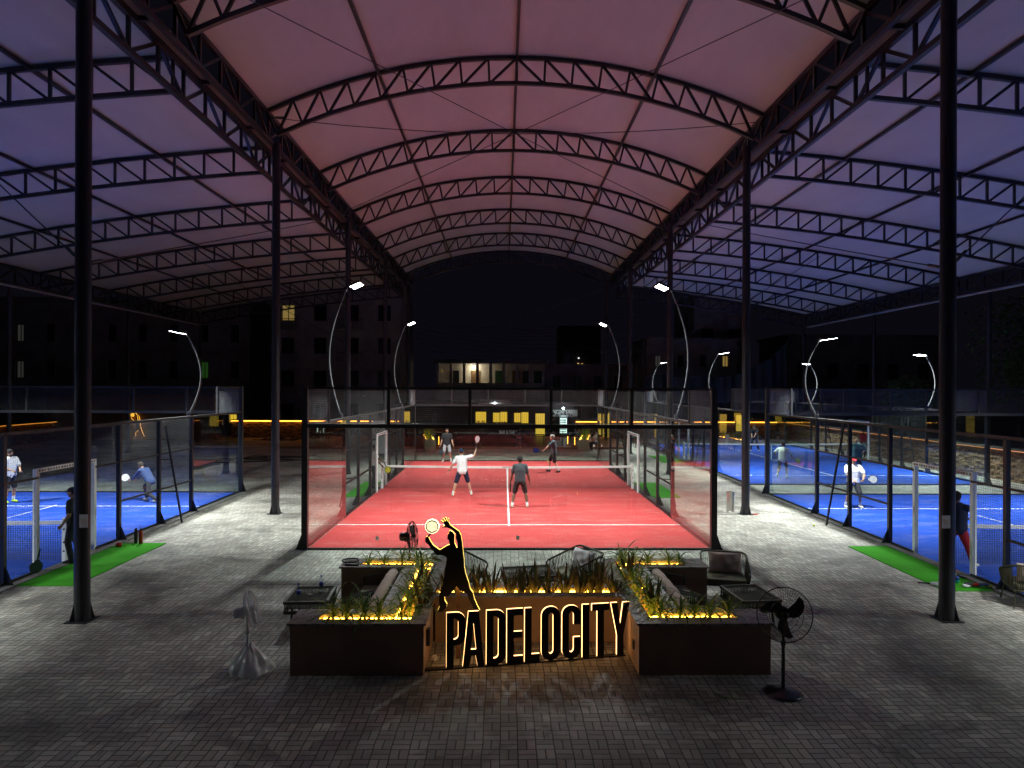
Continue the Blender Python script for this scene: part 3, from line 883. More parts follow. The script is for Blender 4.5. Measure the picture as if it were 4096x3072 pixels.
def spider(i, x, y, label, s=1.0, z=0.6):
    t = thing('spider_plant', label, 'plant', (x, y, z), random.uniform(0, 6.28), 'spider plants in the planters')
    m = MB(); n = random.randint(26, 34)
    hh = random.uniform(0.1, 0.17) * s
    for k in range(n):
        f = k / n
        leaf(m, (0, 0, hh * (0.6 + 0.4 * f)), k * 2.4 + random.uniform(-.2, .2), random.uniform(0.28, 0.5) * s, 0.036 * s, 0.35 + 1.0 * f + random.uniform(-.1, .1), random.uniform(1.9, 3.2) * (1.15 - 0.4 * f))
    m.build('leaves', K['leaf'], t, smooth=True)
    m = MB(); m.tube([(0, 0, 0), (0.005, 0, hh * 0.5), (0, 0, hh)], [0.02, 0.022, 0.014], 7); m.build('stem', K['leaf'], t, smooth=True)
def sword(i, x, y, label, s=1.0, z=0.58):
    t = thing('snake_plant', label, 'plant', (x, y, z), random.uniform(0, 6.28), 'sword-leaved plants in the planters')
    m = MB(); n = random.randint(11, 16)
    for k in range(n):
        r_ = random.uniform(0.01, 0.07)
        a = k * 2.4
        leaf(m, (r_ * cos(a), r_ * sin(a), 0), a + random.uniform(-.5, .5), random.uniform(0.34, 0.7) * s, random.uniform(0.055, 0.095), random.uniform(1.0, 1.5), random.uniform(-.1, .5), 6)
    m.build('leaves', K['sword'], t, smooth=True)
random.seed(21)
def row(fn, pts, fmt, s=(0.85, 1.15)):
    for i, (x, y) in enumerate(pts):
        fn(i, x + random.uniform(-.03, .03), y + random.uniform(-.02, .02), fmt.format(ORD[i]), random.uniform(*s))
row(spider, [(-2.4, 9.55), (-2.22, 9.57), (-1.98, 9.55), (-1.75, 9.56), (-1.48, 9.56)], '{} spider plant from the left end of the front left planter arm', (0.95, 1.2))
row(spider, [(-1.4, 9.85), (-1.4, 10.25), (-1.42, 10.8), (-1.4, 11.35), (-1.42, 11.9)], '{} spider plant from the front along the left planter spine', (1.1, 1.4))
row(spider, [(-2.5, 12.5), (-2.2, 12.5), (-1.92, 12.5), (-1.62, 12.5), (-1.38, 12.5)], '{} spider plant from the left along the back left planter arm', (0.85, 1.2))
row(spider, [(2.3, 9.58), (2.55, 9.6), (2.75, 9.61), (3.02, 9.6), (3.28, 9.6)], '{} spider plant from the left along the front right planter arm', (0.95, 1.2))
row(spider, [(2.22, 9.95), (2.24, 10.3), (2.22, 10.75), (2.2, 11.2), (2.22, 11.65), (2.2, 12.1)], '{} spider plant from the front along the right planter spine', (1.1, 1.4))
row(spider, [(2.2, 12.5), (2.45, 12.5), (2.75, 12.5), (3.1, 12.5), (3.3, 12.5)], '{} spider plant from the left along the back right planter arm', (0.8, 1.15))
row(sword, [(-1.24, 10.05), (-1.2, 10.55), (-1.36, 11.1)], '{} sword-leaved plant from the front, beside the left planter spine', (0.8, 1.0))
row(sword, [(-0.95, 10.8), (-0.7, 10.8), (-0.42, 10.78), (-0.2, 10.82), (0.1, 10.8), (0.3, 10.78), (0.52, 10.82), (0.78, 10.78), (0.98, 10.8), (1.2, 10.8), (1.4, 10.8), (1.6, 10.8), (1.78, 10.8)], '{} sword-leaved plant from the left in the planter behind the letters', (0.8, 1.25))
row(sword, [(2.3, 10.05), (2.2, 11.45)], '{} sword-leaved plant from the front, along the right planter spine', (0.8, 1.0))

# ---------------------------------------------------------------- big letters
def arc(cx, cy, r, a0, a1, n=8, ry=None):
    ry = ry or r
    return [(cx + r * cos(R(a0 + (a1 - a0) * i / n)), cy + ry * sin(R(a0 + (a1 - a0) * i / n))) for i in range(n + 1)]
LH = 0.78; st = 0.102; tb = 0.085
def rr(x0, z0, x1, z1, tl, tr, br, bl):
    p = []
    p += arc(x1 - tr, z1 - tr, tr, 0, 90) if tr else [(x1, z1)]
    p += arc(x0 + tl, z1 - tl, tl, 90, 180) if tl else [(x0, z1)]
    p += arc(x0 + bl, z0 + bl, bl, 180, 270) if bl else [(x0, z0)]
    p += arc(x1 - br, z0 + br, br, 270, 360) if br else [(x1, z0)]
    return p
def glyph(ch, w):
    H = LH; r = min(0.13, w / 2); ri = max(r - 0.07, 0.02)
    if ch == 'P':
        zb = 0.31
        return [[(0, 0), (st, 0), (st, zb)] + arc(w - r, zb + r, r, 270, 360) + arc(w - r, H - r, r, 0, 90) + [(0, H)], rr(st, zb + tb, w - st, H - tb, 0, ri, ri, 0)]
    if ch == 'D': return [rr(0, 0, w, H, 0, r, r, 0), rr(st, tb, w - st, H - tb, 0, ri, ri, 0)]
    if ch == 'O': return [rr(0, 0, w, H, r, r, r, r), rr(st, tb, w - st, H - tb, ri, ri, ri, ri)]
    if ch == 'A':
        c = w / 2; k = 0.075
        return [[(0, 0), (st * .92, 0), (st * .92 + 0.03, 0.15), (w - st * .92 - 0.03, 0.15), (w - st * .92, 0), (w, 0), (c + k, H), (c - k, H)], [(c - 0.038, 0.235), (c + 0.038, 0.235), (c, 0.62)]]
    if ch == 'E': return [[(0, 0), (w, 0), (w, tb + .01), (st, tb + .01), (st, .36), (w * .95, .36), (w * .95, .45), (st, .45), (st, H - tb - .01), (w, H - tb - .01), (w, H), (0, H)]]
    if ch == 'L': return [[(0, 0), (w, 0), (w, tb + .02), (st, tb + .02), (st, H), (0, H)]]
    if ch == 'I': return [[(0, 0), (w, 0), (w, H), (0, H)]]
    if ch == 'T': return [[(w / 2 - st / 2, 0), (w / 2 + st / 2, 0), (w / 2 + st / 2, H - .1), (w, H - .1), (w, H), (0, H), (0, H - .1), (w / 2 - st / 2, H - .1)]]
    if ch == 'Y': return [[(w / 2 - st / 2, 0), (w / 2 + st / 2, 0), (w / 2 + st / 2, .3), (w, H), (w - st, H), (w / 2, .45), (st, H), (0, H), (w / 2 - st / 2, .3)]]
    if ch == 'C':
        return [[(w, .5)] + arc(w - r, H - r, r, 0, 90) + arc(r, H - r, r, 90, 180) + arc(r, r, r, 180, 270) + arc(w - r, r, r, 270, 360) + [(w, .31), (w - st, .31)] +
                arc(w - st - ri, tb + ri, ri, 360, 270, 4) + arc(st + ri, tb + ri, ri, 270, 180, 4) + arc(st + ri, H - tb - ri, ri, 180, 90, 4) + arc(w - st - ri, H - tb - ri, ri, 90, 0, 4) + [(w - st, .5)]]
P0 = Vector((-0.81, 9.5)); PD = Vector((2.59, 0.47)).normalized(); ANG = math.atan2(0.47, 2.59)
def t_of(zx):
    a = (1650 + .4521 * zx - 2014.6) / 2667
    return (9.5 * a + .81) / (PD.x - PD.y * a)
sg = thing('letter_sign', 'large black letters with glowing cream edges spelling PADELOCITY', 'sign', (P0.x, P0.y, 0), ANG)
for ch, a, b in (('P', 308, 475), ('A', 452, 640), ('D', 660, 828), ('E', 840, 983), ('L', 998, 1130), ('O', 1146, 1310), ('C', 1328, 1490), ('I', 1508, 1568), ('T', 1592, 1745), ('Y', 1760, 1925)):
    ta, tb_ = t_of(a), t_of(b); wd = tb_ - ta
    lt = shape('letter', glyph(ch, wd), 0.012, K['black'], sg, Matrix.Translation((ta, -0.024, 0.02)))
    shape('glowing_edge', glyph(ch, wd), 0.036, K['halo'], lt, Matrix.Translation((ta, 0.0, 0.02)))
    shape('back_plate', glyph(ch, wd), 0.006, K['black'], lt, Matrix.Translation((ta, 0.0215, 0.02)))
m = MB(); m.box(-0.4, 2.68, -0.045, 0.045, 0.0, 0.02); m.build('base_rail', K['black'], sg)

# ---------------------------------------------------------------- player cut-out sign
FIG = [(1554, 326), (1559, 318), (1573, 314), (1574, 308), (1566, 294), (1539, 274), (1541, 270), (1546, 272), (1571, 287), (1554, 258), (1558, 254), (1563, 258), (1582, 280), (1574, 249), (1578, 245), (1583, 250), (1594, 281), (1597, 257), (1602, 254), (1604, 260), (1603, 281), (1611, 297), (1615, 306), (1690, 360), (1694, 374), (1702, 385), (1711, 433), (1715, 468), (1722, 534), (1728, 580), (1731, 641), (1742, 700), (1765, 765), (1778, 820), (1800, 850), (1812, 900), (1836, 955), (1856, 992), (1850, 1003), (1812, 995), (1793, 950), (1765, 895), (1752, 855), (1712, 838), (1700, 835), (1668, 795), (1640, 835), (1606, 876), (1572, 880), (1575, 912), (1592, 940), (1588, 965), (1558, 1000), (1525, 1003), (1518, 994), (1534, 958), (1527, 915), (1528, 880), (1542, 815), (1560, 760), (1574, 700), (1589, 574), (1581, 560), (1565, 550), (1506, 545), (1474, 506), (1442, 464), (1430, 454), (1415, 437), (1418, 412), (1422, 404), (1430, 398), (1441, 401), (1447, 412), (1459, 437), (1481, 469), (1533, 507), (1555, 494), (1597, 469), (1613, 465), (1610, 449), (1605, 431), (1602, 423), (1594, 420), (1593, 412), (1596, 406), (1594, 388), (1599, 378), (1606, 372), (1605, 361), (1609, 355), (1621, 353), (1637, 364), (1653, 383), (1651, 414), (1652, 433), (1653, 454), (1669, 488), (1674, 487), (1677, 468), (1671, 436), (1662, 409), (1665, 380), (1647, 358), (1634, 346), (1615, 334), (1599, 328), (1578, 325)]
def fig_xy(p, s): return ((p[0] - 1640) * s, (1003 - p[1]) * s)
def player(name, label, loc, s, rz, glow, depth=0.045, post=True):
    t = thing(name, label, 'sign', loc, rz)
    F = [fig_xy(p, s) for p in FIG]
    f = shape('figure_plate', [F], 0.012, K['black'], t, Matrix.Translation((0, -depth / 2 - 0.006, 0)))
    grow = shape('glowing_edge', [F], depth, glow, t)
    shape('back_plate', [F], 0.006, K['black'], t, Matrix.Translation((0, depth / 2 + 0.0035, 0)))
    rc = fig_xy((1471, 319), s); rd = 57 * s
    ring = [arc(rc[0], rc[1], rd * .9, 0, 354, 40), arc(rc[0], rc[1], rd * .76, 0, 354, 40)]
    shape('racket_back', [arc(rc[0], rc[1], rd, 0, 354, 40)], 0.006, K['black'], t, Matrix.Translation((0, depth / 2 + 0.0035, 0)))
    shape('racket_rim', ring, 0.012, K['black'], t, Matrix.Translation((0, -depth / 2 - 0.006, 0)))
    shape('racket_glow', [arc(rc[0], rc[1], rd, 0, 354, 40)], depth, K['disc'] if post else glow, t)
    m = MB()
    for i in range(-4, 5):
        hw = math.sqrt(max(0, 1 - (i / 4.8) ** 2)) * rd * .79
        z = rc[1] + i * rd / 6; x = rc[0] + i * rd / 6
        m.box(rc[0] - hw, rc[0] + hw, -depth / 2 - 0.004, -depth / 2 - 0.0005, z - 0.0028, z + 0.0028)
        m.box(x - 0.0028, x + 0.0028, -depth / 2 - 0.0075, -depth / 2 - 0.0045, rc[1] - hw, rc[1] + hw)
    m.build('racket_mesh', K['rope'], t)
    a = fig_xy((1452, 372), s); b = fig_xy((1466, 376), s); c = fig_xy((1438, 412), s); d = fig_xy((1428, 408), s)
    shape('racket_handle', [[a, b, c, d]], 0.014, K['black'], t, Matrix.Translation((0, -depth / 2 - 0.007, 0)))
    if post:
        m = MB(); x = fig_xy((1680, 0), s)[0]; m.box(x - 0.03, x + 0.03, depth / 2, depth / 2 + 0.05, -loc[2], 0.45)
        m.build('post', K['wood'], t)
    return t
SC = 0.4973 * 9.82 / 2667
player('player_cutout', 'life-size black player silhouette with raised racket and glowing outline above the letters', ((1000 + 1640 * .4973 - 2014.6) * 9.82 / 2667, 9.82, 0.71), SC, 0.0, K['halo_y'])

# ---------------------------------------------------------------- rope furniture
def rope_chair(name, label, loc, rz, w=0.72, d=0.68, pillow=True, seat=0.36, back=0.72, group='rope-woven lounge chairs', back_pillow='beige'):
    """faces -y in its own frame"""
    t = thing(name, label, 'chair', loc, rz, group)
    hw, hd = w / 2, d / 2
    def loop(z, k=1.0, rise=0.0):
        pts = []
        r_ = 0.12
        P_ = [(-hw, -hd + 0.05)]
        P_ += [(-hw, hd - r_)] + [(-hw + r_ - r_ * cos(R(a)), hd - r_ + r_ * sin(R(a))) for a in (30, 60, 90)]
        P_ += [(hw - r_ + r_ * sin(R(a)), hd - r_ + r_ * cos(R(a))) for a in (0, 30, 60)] + [(hw, hd - r_), (hw, -hd + 0.05)]
        for x, y in P_:
            u = (y + hd) / d
            pts.append((x * k, y * k, z + rise * u))
        return pts
    lo = loop(seat - 0.03, 0.93); hi = loop(0.56, 1.0, back - 0.56)
    m = MB(); m.tube(hi, 0.02, 8); m.tube([hi[0], (hi[0][0], hi[0][1] - 0.04, hi[0][2] - 0.05), lo[0]], 0.02, 8); m.tube([hi[-1], (hi[-1][0], hi[-1][1] - 0.04, hi[-1][2] - 0.05), lo[-1]], 0.02, 8); m.tube(lo, 0.018, 8)
    m.build('arm_frame', K['ropef'], t, smooth=True)
    # vertical rope strands
    def samp(P_, n):
        L = [0]
        for a, b in zip(P_, P_[1:]): L.append(L[-1] + (Vector(b) - Vector(a)).length)
        out = []; k = 0
        for i in range(n):
            q = L[-1] * (i + 0.5) / n
            while L[k + 1] < q: k += 1
            out.append(Vector(P_[k]).lerp(Vector(P_[k + 1]), (q - L[k]) / (L[k + 1] - L[k])))
        return out
    m = MB(); n = 64
    for a, b in zip(samp(lo, n), samp(hi, n)): m.bar(a, b, 0.014, 0.006)
    m.build('rope_weave', K['rope'], t)
    m = MB(); m.box(-hw * .93, hw * .93, -hd * .9, hd * .88, seat - 0.06, seat - 0.03); m.build('seat_frame', K['ropef'], t)
    m = MB(); m.rbox(-hw * .88, hw * .88, -hd * .92, hd * .82, seat - 0.028, seat + 0.07, 0.03, 3); m.build('seat_cushion', K['cushion'], t, smooth=True)
    for sx in (-1, 1):
        for sy in (-1, 1):
            m = MB(); m.tube([(sx * hw * .85, sy * hd * .8, seat - 0.05), (sx * hw * .97, sy * hd * .95, 0)], 0.013, 6); m.build('leg', K['ropef'], t)
    if pillow:
        o = soft('back_pillow', w * 0.74, 0.4, 0.15, K['pillow' if back_pillow == 'beige' else 'white'], t)
        o.location = (0.02, hd * .42, seat + 0.26); o.rotation_euler = (R(-14), 0, R(3))
    return t

def soft(name, w, h, th, m, parent=None):
    """pillow standing in the xz plane with pinched corners and creases"""
    q = MB(); n = 14; vs = []; fs = []
    rnd = random.Random(int(w * 1000 + h * 77))
    ph = [rnd.uniform(0, 6.28) for _ in range(4)]
    for side in (-1, 1):
        for j in range(n + 1):
            for i in range(n + 1):
                u = i / n * 2 - 1; v = j / n * 2 - 1
                b = max(0, (1 - u ** 4) * (1 - v ** 4)) ** 0.5
                k = 1 - 0.07 * (1 - u * u) * v * v; k2 = 1 - 0.07 * (1 - v * v) * u * u
                cr = 0.012 * sin(9 * u + ph[0] + 3 * v) * b + 0.01 * sin(7 * v + ph[1] - 4 * u) * b
                vs.append((u * w / 2 * k2, side * (th / 2 * b + cr * 0.8), v * h / 2 * k))
    N = (n + 1) ** 2
    for j in range(n):
        for i in range(n):
            a = j * (n + 1) + i
            fs.append((a, a + 1, a + n + 2, a + n + 1)); fs.append((N + a, N + a + n + 1, N + a + n + 2, N + a + 1))
    q.add(vs, fs)
    return q.build(name, m, parent, smooth=True)

def bolster(label, a, b, r_, loc, rz):
    t = thing('bolster_cushion', label, 'cushion', loc, rz, 'bolster cushions on the lounge seats')
    L = b - a; m = MB(); pr = []; N = 30
    for i in range(N + 1):
        u = i / N; e = min(1, (1 - abs(2 * u - 1) ** 14)) ** 0.5
        pr.append((max(0.01, r_ * e * (0.93 + 0.05 * sin(i * 1.1) + 0.03 * sin(i * 2.3))), a + L * u))
    m.lathe(pr, 18, axis='Y'); m.build('cushion_body', K['pillow'], t, smooth=True)
    return t
def rope_sofa(label, loc, rz, L, group):
    """faces -y in its own frame, L long in x, open rope arms"""
    t = rope_chair('rope_sofa', label, loc, rz, w=L, d=0.72, pillow=False, seat=0.38, back=0.66, group=group)
    t['category'] = 'sofa'
    return t
G = 'rope-woven lounge chairs'
for i, (x, rz, sd) in enumerate(((-2.17, -pi / 2, 'left'), (2.97, pi / 2, 'right'))):
    for k, (y, nm) in enumerate(((10.38, 'nearer'), (11.6, 'farther'))):
        rope_chair('rope_chair', f'olive rope armchair inside the {sd} planter niche, the {nm} one', (x, y, 0), rz, w=1.1, d=0.74, pillow=False, group=G, back=0.7)
    bolster(f'long beige bolster leaning on the armchair backs in the {sd} planter niche', -1.12, 1.12, 0.105, (x + (0.2 if i == 0 else -0.2), 11.0, 0.66), 0)
rope_chair('rope_chair', 'rope armchair with grey pillow right of the back right planter', (4.25, 12.75, 0), R(-14), w=0.86, d=0.8, group=G, back=0.78)
rope_chair('rope_chair', 'rope armchair with white cushion behind the sword plants, turned left', (1.42, 13.05, 0), R(-62), w=0.9, d=0.8, group=G, back_pillow='w', back=0.8)
rope_chair('rope_chair', 'rope armchair behind the player silhouette, facing right', (-0.85, 12.95, 0), R(60), w=0.85, d=0.8, group=G, pillow=False, back=0.8)
rope_chair('rope_sofa', 'low rope sofa along the back of the planter behind the letters', (0.42, 11.55, 0), R(180), w=2.2, d=0.7, group=G, pillow=False, back=0.6)['category'] = 'sofa'
bolster('beige bolster on the low sofa behind the letter planter', -1.0, 0.3, 0.1, (0.2, 11.32, 0.6), pi / 2)
rope_chair('rope_chair', 'pale rope armchair standing on the right edge beside the blue court', (10.05 - 0.2, 13.0 - 0.75, 0), R(158), w=0.85, d=0.8, group=G, back=0.8)

def rope_table(label, loc, rz, w, d, h=0.45):
    t = thing('rope_table', label, 'table', loc, rz, 'rope-woven low tables')
    hw, hd = w / 2, d / 2
    m = MB()
    for z, s_ in ((h, 0.045), (h - 0.16, 0.04)):
        m.bar((-hw, -hd, z), (hw, -hd, z), s_); m.bar((-hw, hd, z), (hw, hd, z), s_); m.bar((-hw, -hd, z), (-hw, hd, z), s_); m.bar((hw, -hd, z), (hw, hd, z), s_)
    m.build('frame', K['ropef'], t)
    m = MB(); n = int(w / 0.045)
    for i in range(1, n): x = -hw + w * i / n; m.bar((x - .06, -hd + .01, h), (x + .06 if x + .06 < hw else hw, hd - .01, h), 0.012, 0.005)
    n = int(d / 0.045)
    for i in range(1, n): y = -hd + d * i / n; m.bar((-hw + .01, y, h + .006), (hw - .01, y, h + .006), 0.012, 0.005)
    m.build('woven_top', K['rope'], t)
    m = MB()
    for (a, b) in (((-hw, -hd), (hw, -hd)), ((hw, -hd), (hw, hd)), ((hw, hd), (-hw, hd)), ((-hw, hd), (-hw, -hd))):
        a = Vector((*a, 0)); b = Vector((*b, 0)); n = int((b - a).length / 0.03)
        for i in range(n + 1):
            p = a.lerp(b, i / n); q = a.lerp(b, min(1, (i + 0.7 * (1 if i % 2 else -1) + 0.0) / n if i else 0.0))
            m.bar((p.x, p.y, h - 0.02), (q.x, q.y, h - 0.15), 0.011, 0.005)
    m.build('woven_side', K['rope'], t)
    m = MB(); m.add([(-hw, -hd, h - .1), (hw, -hd, h - .1), (hw, hd, h - .1), (-hw, hd, h - .1), (-hw, -hd, h - .09), (hw, -hd, h - .09), (hw, hd, h - .09), (-hw, hd, h - .09)], [(0, 3, 2, 1), (4, 5, 6, 7), (0, 1, 5, 4), (1, 2, 6, 5), (2, 3, 7, 6), (3, 0, 4, 7)])
    m.build('under_tray', K['rope'], t)
    for sx in (-1, 1):
        for sy in (-1, 1):
            m = MB(); m.tube([(sx * hw * .7, sy * hd * .7, h - .12), (sx * hw * .78, sy * hd * .78, 0)], 0.02, 6); m.build('leg', K['ropef'], t)
    return t
rope_table('woven rope side table with two water bottles left of the planters', (-3.28, 11.45, 0), R(4), 0.68, 0.86)
rope_table('woven rope side table with a glass ashtray right of the planters', (4.28, 11.5, 0), R(6), 0.66, 0.88)
rope_table('woven rope coffee table behind the sword plants', (0.5, 12.85, 0), R(12), 0.95, 0.75)

# bottles and small things
def bottle(label, loc, s=1.0, cap='blueplastic', liquid=None):
    t = thing('water_bottle', label, 'bottle', loc, 0, 'plastic water bottles')
    m = MB(); m.lathe([(.001, 0), (.03, .002), (.033, .01), (.033, .13), (.03, .14), (.033, .15), (.03, .175), (.014, .205), (.012, .215)], 14); m.build('body', K['clear'], t, smooth=True)
    if liquid: m = MB(); m.lathe([(.001, .004), (.0305, .006), (.0305, .1), (.001, .1)], 14); m.build('drink', K[liquid], t, smooth=True)
    m = MB(); m.lathe([(.034, .07), (.034, .125)], 14); m.build('wrapper', K['blueplastic'], t, smooth=True)
    m = MB(); m.lathe([(.015, .213), (.015, .236)], 12); m.build('cap', K[cap], t, smooth=True)
    t.scale = (s, s, s)
bottle('water bottle with blue wrapper, front one on the left side table', (-3.42, 11.2, .462), 1.1)
bottle('water bottle with blue wrapper, rear one on the left side table', (-3.17, 11.68, .462), 1.1)
bottle('blue-capped water bottle on the green mat near the man in red trousers', (9.22, 13.72, .02), 1.25)
bottle('orange-capped bottle with turquoise drink on the right green mat', (9.33, 13.58, .02), 1.1, 'orangeplastic', 'liquid')
t = thing('ashtray', 'clear round ashtray on the right side table', 'ashtray', (4.2, 11.6, .463))
m = MB(); m.lathe([(.001, 0), (.05, 0), (.06, .03), (.05, .03), (.042, .008), (.001, .008)], 18); m.build('bowl', K['clear'], t, smooth=True)
t = thing('phone', 'dark phone and papers lying between the bottles', 'phone', (-3.3, 11.42, .462), .6)
m = MB(); m.rbox(-.04, .04, -.08, .08, 0, .01, .003, 2); m.build('body', K['blackplastic'], t)
for i, (x, y, mt, lb) in enumerate(((-9.35, 17.1, 'blackplastic', 'black steel flask standing by the left court wall'), (-9.2, 17.05, 'redplastic', 'red steel flask standing by the left court wall'))):
    t = thing('flask', lb, 'flask', (x, y, 0), 0, 'flasks by the left court')
    m = MB(); m.lathe([(.001, 0), (.045, .002), (.047, .3), (.03, .34)], 14); m.build('body', K[mt], t, smooth=True)
    m = MB(); m.lathe([(.032, .34), (.032, .39), (.02, .4)], 12); m.build('lid', K['blackplastic'], t, smooth=True)
    if i: m = MB(); m.tube([(-.02, 0, .4), (-.03, 0, .44), (.03, 0, .44), (.02, 0, .4)], .006, 6); m.build('carry_loop', K['redplastic'], t)

def ball(label, loc, r_=0.034):
    bm = bmesh.new(); bmesh.ops.create_icosphere(bm, subdivisions=3, radius=r_)
    m = MB(); m.bm(bm); o = m.build('padel_ball', K['ball'], loc=loc, smooth=True)
    tag(o, label, 'ball', 'yellow padel balls')
ball('yellow ball on the paving beside the right court kerb', (9.05, 19.3, .034))
ball('yellow ball in the air over the nearer right blue court', (12.9, 20.6, .72))
ball('yellow ball on the edge of the right green mat', (9.78, 13.25, .052))
ball('yellow ball flying high left above the red court, before the veranda building', (-2.6, 28, 4.7), 0.05)
ball('pale ball on the red court near the far glass', (2.4, 36.0, .045))

# green mats at the gates
for (a, b, c, d, lb) in ((-9.9, -8.58, 13.45, 17.1, 'green grass mat outside the left court gate'), (8.75, 9.85, 13.1, 16.8, 'green grass mat outside the right court gate'),
                         (-5.85, -5.0, 24.4, 28.2, 'green grass mat left of the red court'), (5.34, 6.5, 24.3, 28.1, 'green grass mat right of the red court'),
                         (8.6, 9.9, 35.7, 39.5, 'green grass mat at the gate of the farther right court')):
    m = MB(); w_, d_ = (b - a) / 2, (d - c) / 2; m.box(-w_, w_, -d_, d_, 0, 0.018)
    tag(m.build('green_mat', K['green'], loc=((a + b) / 2, (c + d) / 2, 0)), lb, 'mat', 'green artificial grass mats')

# ---------------------------------------------------------------- fans
def fan(label, loc, rz, hz, r_, mt, tilt=0.0, blades=5, base=True, motor=0.09):
    t = thing('pedestal_fan', label, 'fan', loc, rz)
    if base:
        m = MB(); m.lathe([(.001, 0), (.24, 0), (.25, .015), (.2, .035), (.06, .06), (.03, .075), (.001, .076)], 32); m.build('base', K[mt], t, smooth=True)
    m = MB(); m.tube([(0, 0, .06), (0, 0, hz * .62)], .024, 10); m.tube([(0, 0, hz * .62), (0, 0, hz - .08)], .016, 10); m.lathe([(.03, hz * .6), (.032, hz * .66), (.02, hz * .67)], 12); m.build('pole', K[mt], t, smooth=True)
    X = Matrix.Translation((0, 0, hz)) @ Matrix.Rotation(tilt, 4, 'X')
    m = MB(); m.lathe([(.001, .2), (motor * .8, .19), (motor, .15), (motor, .02), (motor * .7, -.0)], 20, axis='Y'); m.lathe([(.001, -.13), (.035, -.125), (.045, -.1), (.03, -.04)], 16, axis='Y'); m.xf(X); m.build('motor', K[mt], t, smooth=True)
    m = MB(); m.bar((0, .08, -.1), (0, .08, 0), .04); m.xf(X); m.build('neck', K[mt], t)
    for s_ in (-1, 1):
        m = MB(); yb = -.06
        def pr(u): return (r_ * u, yb + s_ * 0.095 * (1 - u ** 3) ** 0.6)
        n = 60
        for k in range(n):
            a = 2 * pi * k / n; pts = [(pr(u)[0] * cos(a + .25 * u * s_), pr(u)[1], pr(u)[0] * sin(a + .25 * u * s_)) for u in (.22, .5, .75, .92, 1)]
            for p, q in zip(pts, pts[1:]): m.wire(p, q, .0016)
        for u in (.22, .6):
            rr_, yy = pr(u); m.tube([(rr_ * cos(2 * pi * k / 40), yy, rr_ * sin(2 * pi * k / 40)) for k in range(40)], .003, 5, close=True)
        m.xf(X); m.build('guard', K[mt], t)
    m = MB(); m.tube([(r_ * cos(2 * pi * k / 48), -.06, r_ * sin(2 * pi * k / 48)) for k in range(48)], .007, 6, close=True); m.xf(X); m.build('guard_rim', K[mt], t, smooth=True)
    for k in range(blades):
        q = MB(); a0 = 2 * pi * k / blades + .3; vs = []; fs = []; n = 7
        for i in range(n + 1):
            u = i / n; rad = r_ * (.12 + .74 * u); wd = r_ * (.14 + .3 * sin(pi * min(1, u * .8 + .1))) * (1 if u < .9 else .7); a = a0 + .5 * u * u
            c = Vector((rad * cos(a), -.06, rad * sin(a))); tg = Vector((-sin(a), 0, cos(a)))
            vs += [c - tg * wd / 2 + Vector((0, -.022, 0)), c + tg * wd / 2 + Vector((0, .022, 0))]
        for i in range(n): fs.append((i * 2, i * 2 + 1, i * 2 + 3, i * 2 + 2))
        k_ = len(vs); vs += [v + Vector((0, .003, 0)) for v in vs]; fs += [tuple(j + k_ for j in f[::-1]) for f in fs]
        q.add(vs, fs).xf(X); q.build('blade', K[mt], t, smooth=True)
    return t
fan('tall black pedestal fan with wire guard standing front right of the planters', (3.68, 8.7, 0), R(-8), 1.05, .35, 'blackplastic', tilt=R(-6), blades=3)
fan('black fan seen side on behind the back left planter', (-1.85, 13.2, 0), R(88), 1.06, .3, 'blackplastic', tilt=R(-4), motor=.085)
gf = fan('grey pedestal fan with its base wrapped in a clear plastic bag', (-3.62, 9.5, 0), R(108), .84, .26, 'greyplastic', tilt=R(-14), blades=5, motor=.075)
# plastic bag wrapped round the base of the grey fan
q = MB(); vs = []; n = 40; L_ = 16
rb = random.Random(5)
for j in range(L_ + 1):
    u = j / L_; z = .005 + .36 * u
    for i in range(n):
        a = 2 * pi * i / n
        base = .235 * (1 - u) ** 1.1 + .035 + .045 * sin(pi * u)
        fold = 1 + .10 * sin(5 * a + 3 * u) + .06 * sin(11 * a - 5 * u) + .04 * rb.uniform(-1, 1)
        rad = base * fold * (1 + .25 * max(0, cos(a + .5)) * (1 - u) * 1.0)
        vs.append((rad * cos(a), rad * sin(a), z + (.02 * sin(7 * a) if u > .9 else 0)))
fs = [(j * n + i, j * n + (i + 1) % n, (j + 1) * n + (i + 1) % n, (j + 1) * n + i) for j in range(L_) for i in range(n)]
q.add(vs, fs); o = q.build('plastic_bag', K['bag'], loc=(-3.6, 9.5, 0), smooth=True)
tag(o, 'crumpled clear plastic bag tied round the foot of the grey fan', 'bag')

# steel bin
t = thing('waste_bin', 'brushed steel cylinder bin beside the second right column', 'bin', (7.36, 21.5, 0))
m = MB(); m.lathe([(.001, 0), (.13, 0), (.13, .03), (.122, .04), (.122, .62), (.001, .62)], 24); m.build('body', K['chrome'], t, smooth=False)
m = MB(); m.lathe([(.128, .6), (.13, .66), (.1, .665), (.1, .64)], 24); m.build('rim', K['chrome'], t)
# notices on the near columns
for x, lb in ((-7.2, 'white notice plate tied to the nearest left column'), (7.72, 'white notice plate tied to the nearest right column')):
    sx = 1 if x < 0 else -1
    t = thing('notice_plate', lb, 'notice', (x + sx * .1, 11.4, 1.72), 0, 'notice plates on the near columns')
    m = MB(); m.box(-.07, .07, -.03, -.022, -.11, .11); m.build('board', K['paper'], t)
    m = MB(); m.box(-.04, .04, -.034, -.031, -.05, .04); m.build('printed_panel', K['pillow'], t)
